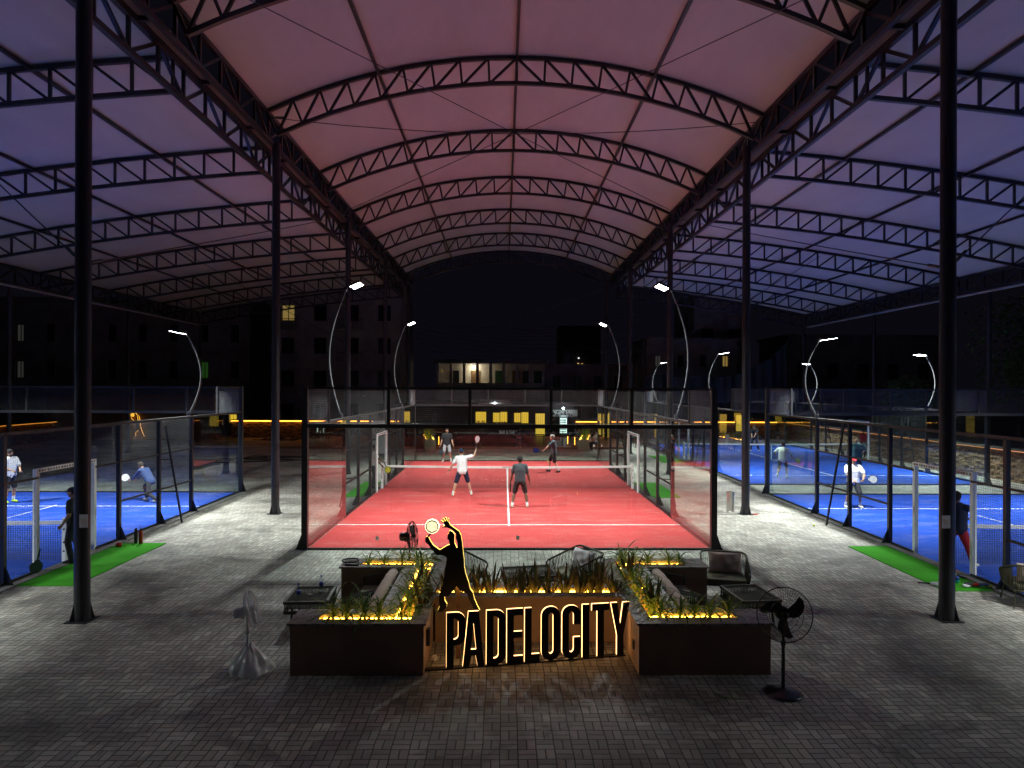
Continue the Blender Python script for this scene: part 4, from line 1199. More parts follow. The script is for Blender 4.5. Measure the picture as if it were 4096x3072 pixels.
# red hose end ring near the second right column
m = MB(); m.tube([(.1 * cos(a), .06 * sin(a), .01) for a in [k * .52 for k in range(12)]], .01, 6, close=True)
tag(m.build('red_ring', K['redplastic'], loc=(8.02, 21.1, 0)), 'small red ring lying beside the second right column base', 'ring')
t = thing('red_roll', 'red coiled strap lying on the left green mat', 'strap', (-9.55, 16.7, .02), .3)
m = MB(); m.lathe([(.001, -.06), (.05, -.06), (.055, -.02), (.05, .06), (.001, .06)], 12, (0, 0, .05), 'X'); m.build('coil', K['redplastic'], t, smooth=True)
# twig on the paving
m = MB(); m.tube([(-.16, .05, .01), (-.05, 0, .02), (.06, -.02, .012), (.2, -.03, .01)], [.006, .007, .006, .003], 6); leaf(m, (-.12, .03, .01), 2.2, .12, .02, .2, .3); leaf(m, (0, 0, .01), 1.2, .1, .02, .2, .3)
tag(m.build('fallen_twig', K['leaf'], loc=(2.95, 8.55, 0)), 'small fallen green twig on the dark paving by the black fan', 'twig')
# crumpled paper behind the letters
m = MB(); bm = bmesh.new(); bmesh.ops.create_icosphere(bm, subdivisions=2, radius=.05)
for v in bm.verts: v.co *= random.uniform(.6, 1.1)
m.bm(bm); tag(m.build('crumpled_cup', K['paper'], loc=(-1.0, 9.75, .05)), 'crumpled white paper lying left of the first letter', 'litter')
# round wicker tray lying on the corner of the back-left planter
t = thing('wire_tray', 'dark round wire tray lying on the corner of the back left planter', 'tray', (-2.85, 12.5, .735))
m = MB(); m.tube([(.15 * cos(k * .35), .15 * sin(k * .35), .03) for k in range(18)], .014, 6, close=True); m.build('rim', K['blackplastic'], t)
m = MB()
for k in range(-4, 5): hw = math.sqrt(.0225 - (k * .032) ** 2); m.bar((k * .032, -hw, .03), (k * .032, hw, .03), .01)
m.build('grille', K['blackplastic'], t)
m = MB(); m.rbox(-.05, .2, -.26, -.17, 0, .03, .01, 2); m.build('cloth_fold', K['black'], t)
# ---------------------------------------------------------------- people
def ik(a, b, l1, l2, pole):
    a = Vector(a); b = Vector(b); d = b - a; L = d.length
    L2 = min(L, (l1 + l2) * 0.999); d.normalize(); b = a + d * L2
    x = (l1 * l1 - l2 * l2 + L2 * L2) / (2 * L2)
    h = math.sqrt(max(0, l1 * l1 - x * x))
    p = Vector(pole); p = (p - d * p.dot(d))
    p = p.normalized() if p.length > 1e-4 else Vector((0, 1, 0))
    return a + d * x + p * h, b

def capsule(bm, a, b, ra, rb):
    """tapered limb between two points with rounded ends"""
    a = Vector(a); b = Vector(b); d = b - a; L = d.length
    if L < 1e-5: d = Vector((0, 0, 1)); L = 1e-5
    d.normalize(); u = Vector((0, 0, 1)) if abs(d.z) < .9 else Vector((1, 0, 0))
    s_ = d.cross(u).normalized(); t_ = s_.cross(d)
    n = 12; rings = []
    prof = [(-.98, .2, ra, 0), (-.7, .71, ra, 0), (0, 1, ra, 0), (0, 1, rb, 1), (.7, .71, rb, 1), (.98, .2, rb, 1)]
    for o, k, r_, e in prof:
        c = (b if e else a) + d * o * r_
        rings.append([bm.verts.new(c + (s_ * cos(2 * pi * i / n) + t_ * sin(2 * pi * i / n)) * k * r_) for i in range(n)])
    for p, q in zip(rings, rings[1:]):
        for i in range(n): bm.faces.new((p[i], p[(i + 1) % n], q[(i + 1) % n], q[i]))
    bm.faces.new(rings[0][::-1]); bm.faces.new(rings[-1])

def ellipsoid(bm, c, r_, rot=None):
    q = bmesh.new(); bmesh.ops.create_uvsphere(q, u_segments=16, v_segments=10, radius=1)
    mt = Matrix.Translation(c) @ (rot.to_4x4() if rot else Matrix()) @ Matrix.Diagonal((*r_, 1))
    bmesh.ops.transform(q, matrix=mt, verts=q.verts)
    me = bpy.data.meshes.new('tmp'); q.to_mesh(me); q.free(); bm.from_mesh(me); bpy.data.meshes.remove(me)

def fuse(name, bm, m, parent, voxel=0.011, smooth=3):
    bmesh.ops.recalc_face_normals(bm, faces=bm.faces)
    me = bpy.data.meshes.new(name); bm.to_mesh(me); bm.free()
    o = bpy.data.objects.new(name, me); C.objects.link(o)
    r_ = o.modifiers.new('r', 'REMESH'); r_.mode = 'VOXEL'; r_.voxel_size = voxel
    s_ = o.modifiers.new('s', 'SMOOTH'); s_.factor = .5; s_.iterations = smooth
    dg = bpy.context.evaluated_depsgraph_get()
    me2 = bpy.data.meshes.new_from_object(o.evaluated_get(dg), depsgraph=dg)
    o.modifiers.clear(); o.data = me2; bpy.data.meshes.remove(me); me2.name = name
    me2.polygons.foreach_set('use_smooth', [True] * len(me2.polygons))
    me2.materials.clear(); me2.materials.append(m)
    o.parent = parent
    return o

def cloth(name, col, rough=.9): return mat('cloth_' + name, col, rough, var=.12, scale=9, bump=.35, bscale=14)
SK = {'fair': mat('skin_fair', (0.45, 0.25, 0.17), .5, var=.08), 'tan': mat('skin_tan', (0.32, 0.17, 0.1), .5, var=.08), 'dark': mat('skin_brown', (0.16, 0.08, 0.05), .5, var=.08)}
CL = {n: cloth(n, c) for n, c in dict(white=(.72, .74, .76), black=(.018, .018, .022), charcoal=(.045, .05, .06), navy=(.012, .018, .05), grey=(.3, .31, .33), slate=(.05, .065, .085), teal=(.05, .16, .2), blue=(.025, .05, .14), red=(.35, .01, .015), jeans=(.03, .04, .07), capred=(.5, .02, .03), hair=(.012, .01, .01), greyhair=(.3, .27, .24), lime=(.4, .6, .04), shoe=(.6, .58, .5), orange=(.8, .08, .03), hairb=(.03, .02, .015)).items()}

def person(label, loc, rz, top='white', bottom='black', skin='tan', hair='hair', cap=None, cap_back=False, H=1.75, lean=(0, 0.02), pelvis=.94,
           feet=((-.13, 0), (.13, 0)), fz=(0, 0), fdir=(0.1, 0.1), handL=(-.3, .02, .82), handR=(.3, .02, .82), elbowL=(-.5, -.6, 0), elbowR=(.5, -.6, 0),
           long_pants=False, long_sleeve=False, shoes='shoe', socks=True, head_yaw=0.0, head_pitch=0.0, build=1.0, bald=False, beard=False, kneepad=None, knee=(0, 1, 0), hold=None, seated=False, wrist=None):
    """faces +y in its own frame"""
    t = thing('person', label, 'person', loc, rz, 'people on and around the courts')
    s = H / 1.75; B = build
    V_ = lambda x, y, z: Vector((x, y, z)) * s
    pel = V_(0, 0, pelvis); up = Vector((lean[0], lean[1], 1)).normalized()
    fw = Vector((0, 1, 0)); fw = (fw - up * fw.dot(up)).normalized(); rt = fw.cross(up).normalized()
    chest = pel + up * .34 * s; neck = pel + up * .52 * s
    headc = neck + (up * .17 + fw * .02) * s + Vector((0, 0, 0))
    shL = neck - rt * .175 * s * B - up * .045 * s; shR = neck + rt * .175 * s * B - up * .045 * s
    hipL = pel - rt * .09 * s - up * .02 * s; hipR = pel + rt * .09 * s - up * .02 * s
    legs = []
    for hip, f, z, fd, sx in ((hipL, feet[0], fz[0], fdir[0], -1), (hipR, feet[1], fz[1], fdir[1], 1)):
        ank = V_(f[0], f[1], .085 + z)
        kn, ank = ik(hip, ank, .43 * s, .42 * s, Vector(knee) + Vector((sx * fd, 0, 0)))
        legs.append((hip, kn, ank, fd * sx))
    arms = []
    for sh, h, pole, sx in ((shL, handL, elbowL, -1), (shR, handR, elbowR, 1)):
        el, wr = ik(sh, V_(*h), .29 * s, .26 * s, pole)
        arms.append((sh, el, wr, sx))
    # body
    bm = bmesh.new()
    for hip, kn, ank, fd in legs:
        capsule(bm, hip, kn, .082 * s * B, .053 * s); 
        mid = kn.lerp(ank, .3); bk = -fw * .012 * s
        capsule(bm, kn, mid + bk, .052 * s, .056 * s); capsule(bm, mid + bk, ank, .055 * s, .036 * s)
        fdv = (Vector((fd, 1, 0))).normalized()
        capsule(bm, ank - Vector((0, 0, .04 * s)), ank + fdv * .13 * s - Vector((0, 0, .05 * s)), .034 * s, .03 * s)
    bm_tor = [(pel, .125 * B), (pel.lerp(chest, .45), .118 * B), (chest, .135 * B), (neck - up * .07 * s, .12 * B)]
    for (p, r1), (q, r2) in zip(bm_tor, bm_tor[1:]):
        for o in (-.055, 0, .055): capsule(bm, p + rt * o * s, q + rt * o * s, r1 * .82 * s, r2 * .82 * s)
    capsule(bm, shL, shR, .062 * s, .062 * s)
    capsule(bm, neck - up * .06 * s, neck + up * .09 * s + fw * .01 * s, .056 * s, .052 * s)
    hy = Matrix.Rotation(head_yaw, 3, 'Z') @ Matrix.Rotation(-head_pitch, 3, 'X')
    hd = lambda x, y, z: headc + (hy @ Vector((x, y, z))) * s
    ellipsoid(bm, headc, (.076 * s, .094 * s, .108 * s), hy); ellipsoid(bm, hd(0, .028, -.058), (.056 * s, .062 * s, .06 * s), hy)
    capsule(bm, hd(0, .088, .012), hd(0, .108, -.022), .011 * s, .016 * s)
    for sx in (-1, 1): ellipsoid(bm, hd(sx * .078, -.004, -.008), (.012 * s, .022 * s, .032 * s), hy)
    for sh, el, wr, sx in arms:
        capsule(bm, sh, el, .05 * s * B, .04 * s); capsule(bm, el, el.lerp(wr, .3), .042 * s, .043 * s); capsule(bm, el.lerp(wr, .3), wr, .042 * s, .027 * s)
        d = (wr - el).normalized(); side = d.cross(Vector((0, 0, 1)));
        side = side.normalized() if side.length > .2 else Vector((0, 1, 0))
        if abs(d.z) > .7: side = fw * 1.0
        nrm = side.cross(d).normalized(); gr = hold is not None and ((hold == 'R' and sx > 0) or (hold == 'L' and sx < 0) or hold == 'B')
        pc = wr + d * .045 * s
        for o in (-.022, 0, .022): capsule(bm, wr + side * o * .7 * s, pc + d * .04 * s + side * o * s, .017 * s, .015 * s)
        for k, (o, ln) in enumerate(((-.031, .062), (-.011, .075), (.011, .08), (.031, .07))):
            b0 = pc + d * .045 * s + side * o * s; cu = .9 if gr else .3
            m1 = b0 + (d * cos(cu) - nrm * sx * sin(cu)) * ln * .5 * s
            m2 = m1 + (d * cos(cu * 2.4) - nrm * sx * sin(cu * 2.4)) * ln * .5 * s
            capsule(bm, b0, m1, .0105 * s, .0095 * s); capsule(bm, m1, m2, .0095 * s, .008 * s)
        th = wr + d * .03 * s + side * .02 * s
        capsule(bm, th, th + (side * .035 + d * .03 - nrm * sx * .01) * s, .012 * s, .01 * s)
        capsule(bm, th + (side * .035 + d * .03 - nrm * sx * .01) * s, th + (side * .035 + d * .062 - nrm * sx * .02) * s, .0105 * s, .009 * s)
    fuse('body', bm, SK[skin], t, .011)
    # face
    for sx in (-1, 1):
        m = MB(); b2 = bmesh.new(); ellipsoid(b2, hd(sx * .03, .083, .018), (.012 * s, .008 * s, .007 * s), hy); m.bm(b2); m.build('eye', CL['black'], t, smooth=True)
        m = MB(); b2 = bmesh.new(); ellipsoid(b2, hd(sx * .031, .088, .036), (.018 * s, .005 * s, .004 * s), hy); m.bm(b2); m.build('eyebrow', CL['hair'], t, smooth=True)
    m = MB(); b2 = bmesh.new(); ellipsoid(b2, hd(0, .086, -.056), (.022 * s, .007 * s, .005 * s), hy); m.bm(b2); m.build('mouth', CL['red'] if not beard else SK['tan'], t, smooth=True)
    # hair or cap
    if not bald and not cap:
        b2 = bmesh.new()
        ellipsoid(b2, hd(0, -.018, .035), (.095 * s, .103 * s, .1 * s), hy); ellipsoid(b2, hd(0, .04, .075), (.07 * s, .055 * s, .04 * s), hy); ellipsoid(b2, hd(0, -.045, -.02), (.075 * s, .06 * s, .06 * s), hy)
        rnd = random.Random(len(label))
        for k in range(26):
            a = rnd.uniform(0, 6.28); e = rnd.uniform(.1, 1.4)
            ellipsoid(b2, hd(.08 * cos(a) * cos(e), -.02 + .09 * sin(a) * cos(e), .04 + .085 * sin(e)), (.02 * s,) * 3)
        fuse('hair', b2, CL[hair], t, .01, 1)
    if beard:
        b2 = bmesh.new(); ellipsoid(b2, hd(0, .038, -.075), (.06 * s, .058 * s, .048 * s), hy); fuse('beard', b2, CL['hair'], t, .01, 1)
    if cap:
        b2 = bmesh.new(); ellipsoid(b2, hd(0, -.008, .05), (.088 * s, .104 * s, .078 * s), hy)
        g_ = -1 if cap_back else 1
        for k in range(-3, 4): capsule(b2, hd(k * .02, g_ * .07, .045), hd(k * .017, g_ * (.165 - abs(k) * .006), .03), .009 * s, .007 * s)
        fuse('cap', b2, CL[cap], t, .01, 1)
        if not bald:
            b2 = bmesh.new(); ellipsoid(b2, hd(0, -.03, .005), (.081 * s, .078 * s, .07 * s), hy); fuse('hair', b2, CL[hair], t, .011, 1)
    # shirt
    bm = bmesh.new(); ex = .017
    pts = [(pel - up * .03 * s, .132), (pel.lerp(chest, .45), .13), (chest, .142), (neck - up * .075 * s, .125)]
    for (p, r1), (q, r2) in zip(pts, pts[1:]):
        for o in (-.062, 0, .062): capsule(bm, p + rt * o * s * B, q + rt * o * s * B, (r1 * .86 * B + ex * .7) * s, (r2 * .84 * B + ex * .7) * s)
    capsule(bm, shL, shR, .078 * s, .078 * s); capsule(bm, neck - up * .05 * s, neck - up * .005 * s, .08 * s, .066 * s)
    for sh, el, wr, sx in arms:
        e = el if long_sleeve else sh.lerp(el, .72)
        capsule(bm, sh, e, (.056 * B + ex) * s, (.046 * B + ex * (1.0 if long_sleeve else 1.5)) * s)
        if long_sleeve: capsule(bm, el, el.lerp(wr, .9), .058 * s, .042 * s)
    fuse('shirt', bm, CL[top], t, .014, 2)
    # trousers or shorts
    bm = bmesh.new()
    for o in (-.055, 0, .055): capsule(bm, pel + up * .05 * s + rt * o * s, pel - up * .03 * s + rt * o * s, .118 * s * B, .122 * s * B)
    for hip, kn, ank, fd in legs:
        if long_pants:
            capsule(bm, hip, kn, .1 * s * B, .075 * s); capsule(bm, kn, ank + Vector((0, 0, .0)), .073 * s, .06 * s)
        else:
            e = hip.lerp(kn, .9); capsule(bm, hip, e, .102 * s * B, .088 * s)
    fuse('trousers' if long_pants else 'shorts', bm, CL[bottom], t, .014, 2)
    for k, (hip, kn, ank, fd) in enumerate(legs):
        bm = bmesh.new(); fdv = Vector((fd, 1, 0)).normalized(); d = Vector((0, 0, 1))
        capsule(bm, ank - d * .045 * s - fdv * .03 * s, ank - d * .045 * s + fdv * .09 * s, .042 * s, .042 * s); capsule(bm, ank - d * .05 * s + fdv * .09 * s, ank - d * .055 * s + fdv * .15 * s, .042 * s, .034 * s); capsule(bm, ank - d * .03 * s - fdv * .02 * s, ank - fdv * .015 * s, .044 * s, .043 * s)
        sh = fuse('shoe', bm, CL[shoes], t, .012, 2)
        if socks and not long_pants:
            bm = bmesh.new(); u = (kn - ank).normalized(); capsule(bm, ank, ank + u * .12 * s, .043 * s, .045 * s); fuse('sock', bm, CL['white'], t, .014, 1)
        if kneepad and k == 1:
            bm = bmesh.new(); capsule(bm, kn + (hip - kn).normalized() * .05 * s, kn + (ank - kn).normalized() * .06 * s, .075 * s, .07 * s); fuse('knee_pad', bm, CL[kneepad], t, .014, 1)
    if wrist:
        for sh, el, wr, sx in arms:
            if sx == (1 if wrist == 'R' else -1):
                bm = bmesh.new(); u = (el - wr).normalized(); capsule(bm, wr + u * .01, wr + u * .03, .034 * s, .035 * s); fuse('wristband', bm, CL['black'], t, .012, 1)
    t['_hl'] = 0; del t['_hl']
    mw = Matrix.Translation(loc) @ Matrix.Rotation(rz, 4, 'Z')
    return [mw @ a[2] for a in arms]

def racket(label, hand, direction, face, col, rim='black'):
    """held racket: grip at hand, head along direction, face normal given (world)"""
    d = Vector(direction).normalized(); n = Vector(face); n = (n - d * n.dot(d)).normalized(); s_ = d.cross(n)
    t = thing('padel_racket', label, 'racket', hand, 0, 'padel rackets held by players')
    mt = Matrix((s_, n, d)).transposed().to_4x4() @ Matrix.Translation((0, 0, .02))
    h = [arc(0, .32, .128, -60, 240, 26) + [(-.02, .17), (.02, .17)]]
    o = shape('head', h, .036, col, t, mt)
    shape('rim', [arc(0, .32, .132, 0, 350, 32), arc(0, .32, .12, 0, 350, 32)], .041, CL[rim], t, mt)
    m = MB()
    for i in range(-3, 4):
        for j in range(-3, 4):
            if i * i + j * j < 12: m.lathe([(.005, -.0195), (.005, .0195)], 6, (i * .026, 0, .32 + j * .026), 'Y')
    m.xf(mt); m.build('holes', K['black'], t)
    m = MB(); m.tube([(0, 0, -.05), (0, 0, .13)], [.017, .015], 8); m.tube([(0, 0, .12), (-.05, 0, .22)], .01, 6); m.tube([(0, 0, .12), (.05, 0, .22)], .01, 6); m.xf(mt); m.build('handle', CL['black'], t)

RK = {'white': mat('racket_white', (.7, .68, .7), .3), 'blue': mat('racket_blue', (.02, .06, .4), .3), 'dark': mat('racket_dark', (.03, .04, .05), .3), 'red': mat('racket_red', (.6, .05, .08), .3), 'grey': mat('racket_grey', (.4, .42, .42), .3), 'green': mat('racket_green', (.3, .6, .1), .3)}
# red court, near pair seen from behind
h = person('person in white T-shirt and navy shorts with backward navy cap, racket raised', (-1.52, 24.7, .009), R(4), 'white', 'navy', 'fair', cap='navy', cap_back=True, H=1.78, lean=(-.05, .1), pelvis=.9,
           feet=((-.34, -.08), (.33, .05)), handL=(-.52, .12, .82), handR=(.5, .3, 1.62), elbowR=(1, -.2, -.4), elbowL=(-1, -.4, 0), hold='R', wrist='L', knee=(0, 1, 0), shoes='shoe')
racket('white and red racket raised by the player in the navy cap', h[1] + Vector((0, .03, .08)), (.12, .15, 1), (1, -.8, 0), RK['white'], 'red')
h = person('person in charcoal T-shirt and black shorts standing by the centre line', (.56, 22.25, .009), R(-2), 'charcoal', 'black', 'dark', H=1.76, feet=((-.26, -.03), (.24, .03)), pelvis=.9,
           handL=(-.34, .12, .78), handR=(.33, .12, .8), hold='L')
racket('dark racket hanging from the hand of the player in charcoal', h[0] + Vector((0, .06, -.06)), (0, .75, -.65), (1, 0, 0), RK['dark'])
h = person('person in black T-shirt and grey shorts facing forwards at the far glass', (-3.04, 36.0, .009), R(180), 'black', 'grey', 'fair', H=1.84, feet=((-.2, 0), (.2, 0)), pelvis=.92, handL=(-.33, .1, .8), handR=(.34, .1, .78), hold='R', shoes='shoe')
racket('dark green racket held down by the player in grey shorts', h[1] + Vector((0, -.04, -.06)), (.1, -.2, -1), (0, 1, 0), RK['dark'])
h = person('grey-haired person in slate T-shirt seen side on with a blue racket', (2.42, 31.7, .009), R(90), 'slate', 'black', 'fair', hair='greyhair', H=1.82, lean=(0, .12), pelvis=.9, feet=((-.2, -.2), (.2, .2)),
           handL=(-.2, .5, 1.0), handR=(.1, .46, .98), hold='B', shoes='black', beard=False)
racket('blue racket held out by the player in slate', h[0] + Vector((-.05, 0, 0)), (-1, -.05, -.05), (0, -1, .15), RK['blue'], 'navy')
# outside the left gate
h = person('person in white T-shirt and dark jeans at the red court gate post', (-5.12, 26.3, .02), R(-80), 'white', 'jeans', 'dark', hair='hair', cap='black', H=1.74, lean=(0, .08), long_pants=True, feet=((-.12, -.05), (.12, .1)),
           handL=(-.05, .4, 1.05), handR=(.1, .3, .95), hold='L', shoes='black')
racket('yellow racket in the hand of the person at the red court gate', h[0] + Vector((.03, -.03, -.03)), (.5, -.3, -.8), (0, -1, 0), mat('racket_yellow', (.5, .45, .02), .3))
# left blue court
person('bearded person in white T-shirt and lime shoes at the left edge of the blue court', (-16.95, 23.1, .009), R(-110), 'white', 'black', 'tan', H=1.82, beard=True, handL=(-.1, .38, 1.05), handR=(.15, .34, 1.08), hold='B', shoes='lime', build=1.12)
h = person('person in blue jacket with orange knee pad crouching to hit', (-12.3, 23.4, .009), R(75), 'blue', 'black', 'tan', H=1.72, lean=(0, .75), pelvis=.72, feet=((-.18, -.45), (.18, .32)), fz=(.02, 0), long_pants=True, long_sleeve=True,
           handL=(-.1, .75, .72), handR=(.12, .78, .7), hold='B', kneepad='orange', shoes='shoe', head_pitch=.4, hair='hairb')
racket('pale racket stretched forwards by the crouching player', h[1] + Vector((-.04, 0, 0)), (-1, -.1, .12), (0, -1, .3), RK['white'], 'grey')
person('person all in black with black cap leaning on the left net post', (-9.72, 15.22, .02), R(100), 'black', 'black', 'tan', cap='black', cap_back=False, H=1.7, lean=(0, .03), long_pants=True, feet=((-.12, 0), (.12, -.1)), handL=(-.25, .12, .95), handR=(.25, .1, .95), shoes='black')
# right blue court
h = person('person in white T-shirt and red cap on the nearer right blue court', (11.77, 22.3, .009), R(174), 'white', 'black', 'tan', cap='capred', H=1.74, build=1.15, feet=((-.24, 0), (.24, 0)), pelvis=.9, handL=(-.2, .3, .98), handR=(.12, .32, .98), hold='B', elbowL=(-1, -.5, 0), elbowR=(1, -.5, 0))
racket('black and white racket held across the body by the player in the red cap', h[0] + Vector((-.05, -.05, 0)), (.9, -.1, .1), (0, -1, .2), RK['grey'])
h = person('person in white T-shirt and black shorts running on the farther blue court', (12.45, 29.6, .009), R(-35), 'white', 'black', 'tan', H=1.72, lean=(0, .25), pelvis=.86, feet=((-.12, -.42), (.14, .25)), fz=(.1, 0), handL=(-.3, .15, .95), handR=(.35, .35, .9), hold='R')
racket('lime green racket of the running player on the farther blue court', h[1] + Vector((.03, .03, 0)), (.8, .3, -.35), (0, -1, .3), RK['green'])
h = person('bald person in teal T-shirt seen from behind on the farther blue court', (16.0, 30.0, .009), R(-10), 'teal', 'black', 'fair', bald=True, H=1.8, build=1.15, feet=((-.2, 0), (.2, 0)), pelvis=.92, handL=(-.32, .25, 1.0), handR=(.36, .3, 1.1), hold='R')
racket('grey racket of the bald player on the farther blue court', h[1] + Vector((.02, .04, .02)), (.4, .3, .8), (0, -1, .1), RK['grey'])
h = person('person in black T-shirt swinging low at the far end of the farther blue court', (16.2, 42.8, .009), R(150), 'black', 'navy', 'fair', H=1.72, hair='hairb', long_pants=True, lean=(0, .15), pelvis=.88, feet=((-.25, 0), (.22, .1)), handL=(-.05, .45, .95), handR=(.1, .45, .92), hold='B')
racket('small dark racket of the player at the far end of the farther blue court', h[0] + Vector((.05, 0, 0)), (1, -.2, -.25), (0, -1, .3), RK['dark'])
person('person in dark T-shirt and red trousers standing with crossed arms in the right gate', (10.12, 14.75, .02), R(-62), 'navy', 'red', 'dark', H=1.7, build=1.2, lean=(.0, -.02), long_pants=True, feet=((-.2, -.1), (.22, .28)), fdir=(.2, .2),
       handL=(.12, .28, 1.12), handR=(-.1, .3, 1.08), elbowL=(-.7, .2, -.7), elbowR=(.7, .2, -.7), hold='B', shoes='shoe')
person('person in red top standing beyond the farther right blue court', (20.9, 38.5, .0), R(200), 'capred', 'black', 'tan', H=1.7, long_pants=True)
# guests at the bar
SE = dict(pelvis=.5, feet=((-.12, .42), (.12, .4)), handL=(-.2, .3, .78), handR=(.2, .3, .78), long_pants=True)
person('person in dark clothes seated on a stool before the bar front', (1.1, 43.6, .0 + .16), R(165), 'navy', 'jeans', 'tan', **SE)
person('person in white top seated beside the right bar planter', (6.0, 42.6, 0), R(110), 'white', 'jeans', 'tan', **SE)
person('person in black standing beside the yellow bar door', (3.6, 48.5, .15), R(180), 'black', 'black', 'tan', H=1.75, long_pants=True)
for (x, y, z, lb) in ((1.1, 43.52, .16, 'dark stool under the guest before the bar front'), (6.08, 42.6, 0, 'dark stool under the guest by the right bar planter')):
    t = thing('bar_stool', lb, 'stool', (x, y, z), 0, 'stools at the bar')
    m = MB(); m.rbox(-.18, .18, -.18, .18, .36, .4, .015, 2); m.build('seat', K['blackplastic'], t)
    for a, b in ((-1, -1), (1, -1), (1, 1), (-1, 1)): m = MB(); m.bar((a * .13, b * .13, .36), (a * .17, b * .17, 0), .025); m.build('leg', K['steel'], t)

# kit on the mats
def kit_racket(label, loc, rot, col):
    t = thing('padel_racket', label, 'racket', loc, 0, 'padel rackets lying or leaning', rot=rot)
    shape('head', [arc(0, .32, .128, -60, 240, 26) + [(-.02, .17), (.02, .17)]], .036, col, t); m = MB(); m.tube([(0, 0, -.05), (0, 0, .18)], .016, 8); m.build('handle', CL['black'], t)
    return t
kr = kit_racket('black racket leaning on the fence by the left gate mat', (-9.82, 14.25, .5), (R(180), R(12), R(60)), RK['dark'])
text('racket_print', 'SIUX', .08, CL['white'], kr, Matrix.Translation((0, -.02, .32)), .002) if False else None
kit_racket('grey racket lying on the right green mat by the nearest column', (8.55, 13.55, .04), (R(90), 0, R(70)), RK['grey'])
kit_racket('white racket lying on the right green mat under the pale chair', (9.7, 13.9, .04), (R(90), 0, R(200)), RK['white'])
t = thing('towel_pile', 'pile of red and white towel and shoes on the right green mat', 'towel', (9.45, 13.3, .02))
for k, (x, y, c_) in enumerate(((-.1, 0, 'white'), (.08, .03, 'red'), (.0, .06, 'charcoal'), (.18, -.04, 'blue'))):
    bm = bmesh.new()
    for j in range(5): capsule(bm, (x + random.uniform(-.08, .08), y + random.uniform(-.05, .05), .03 + .012 * k), (x + random.uniform(-.1, .1), y + random.uniform(-.06, .06), .03 + .012 * k), .03, .025)
    fuse('towel_fold', bm, CL[c_], t, .012, 2)
# ---------------------------------------------------------------- bar and far background
def far(px, py, Y): return ((px - 2014.6) * Y / 2667, 4 - (py - 1551.7) * Y / 2667)
m = MB(); m.box(-14, 9, -4.75, 4.75, 0, .15)
tag(m.build('timber_deck', K['wood'], loc=(-1, 48.25, 0)), kind='structure')
YB = 53.0
bar = thing('bar_building', 'low charcoal bar with glowing yellow windows behind the red court', 'building', (-1, YB, 0))
m = MB(True); m.box(-8.2, 5.65, YB + .12, YB + 5, 0, 2.75); m.build('wall', K['darkwall'], bar)
m = MB(True); m.box(-8.5, 5.9, YB - .6, YB + 5.2, 2.75, 2.9); m.build('roof', K['darkwall'], bar)
def wframe(x0, x1, z0, z1, mt, par, name='window', Y=YB):
    fr = MB(True)
    for (a, b, c, d) in ((x0 - .05, x1 + .05, z1, z1 + .05), (x0 - .05, x1 + .05, z0 - .05, z0), (x0 - .05, x0, z0, z1), (x1, x1 + .05, z0, z1)): fr.box(a, b, Y + .04, Y + .115, c, d)
    o = fr.build(name, K['frame'], par)
    q = MB(True); q.box(x0, x1, Y + .08, Y + .112, z0, z1); q.build('pane', K[mt], o)
    return o
for (a, b, c, d) in ((1903, 1945, 1648, 1691), (1973, 1999, 1651, 1689), (2001.5, 2029, 1648, 1689), (2057, 2083, 1652, 1689), (2086, 2114, 1649, 1693)):
    (x0, z1), (x1, z0) = far(a, c, YB), far(b, d, YB); wframe(x0, x1, z0, z1, 'winy', bar)
(x0, z1), (x1, z0) = far(2143, 1654, YB), far(2180, 1748, YB); wframe(x0, x1, .2, z1, 'winy', bar, 'door')
m = MB(True); m.box(-1.4, 2.3, YB - .35, YB + .1, 1.08, 1.15); m.build('serving_shelf', K['concrete'], bar)
m = MB(True); m.add([(-2, YB - .9, 2.72), (.7, YB - .9, 2.72), (.4, YB + .05, 3.05), (-1.8, YB + .05, 3.05), (-2, YB - .9, 2.74), (.7, YB - .9, 2.74), (.4, YB + .05, 3.07), (-1.8, YB + .05, 3.07)], [(0, 3, 2, 1), (4, 5, 6, 7), (0, 1, 5, 4), (1, 2, 6, 5), (2, 3, 7, 6), (3, 0, 4, 7)])
m.build('awning', K['bldg2'], bar)
(x0, z1), (x1, z0) = far(2201, 1639, YB), far(2311, 1665, YB)
m = MB(True); m.box(x0, x1, YB + .02, YB + .11, z0, z1); po = m.build('mural_panel', K['paper'], bar)
rb = random.Random(9)
m = MB(True)
for k in range(26):
    a = rb.uniform(x0 + .05, x1 - .3); c_ = rb.uniform(z0 + .03, z1 - .15); m.box(a, a + rb.uniform(.05, .22), YB + .005 - .0005 * k, YB + .019, c_, c_ + rb.uniform(.04, .14))
m.build('mural_shapes', K['black'], po)
for px_, py_, lb in ((1979.5, 1611, 'left'), (2251.5, 1632, 'right')):
    x, z = far(px_, py_, YB); m = MB(True); m.lathe([(.001, -.05), (.09, -.04), (.09, .04), (.001, .05)], 14, (x, YB - .5, z), 'Y'); lo = m.build('lamp', emit('bar_lamp_' + lb, (.75, .9, 1), 14), bar)
    L = bpy.data.lights.new('bar_lamp_light', 'POINT'); L.energy = 25; L.color = (.8, .92, 1); L.shadow_soft_size = .1
    o = bpy.data.objects.new('bar_lamp_light', L); C.objects.link(o); o.parent = bar; o.location = (x + 1, -.8, z)
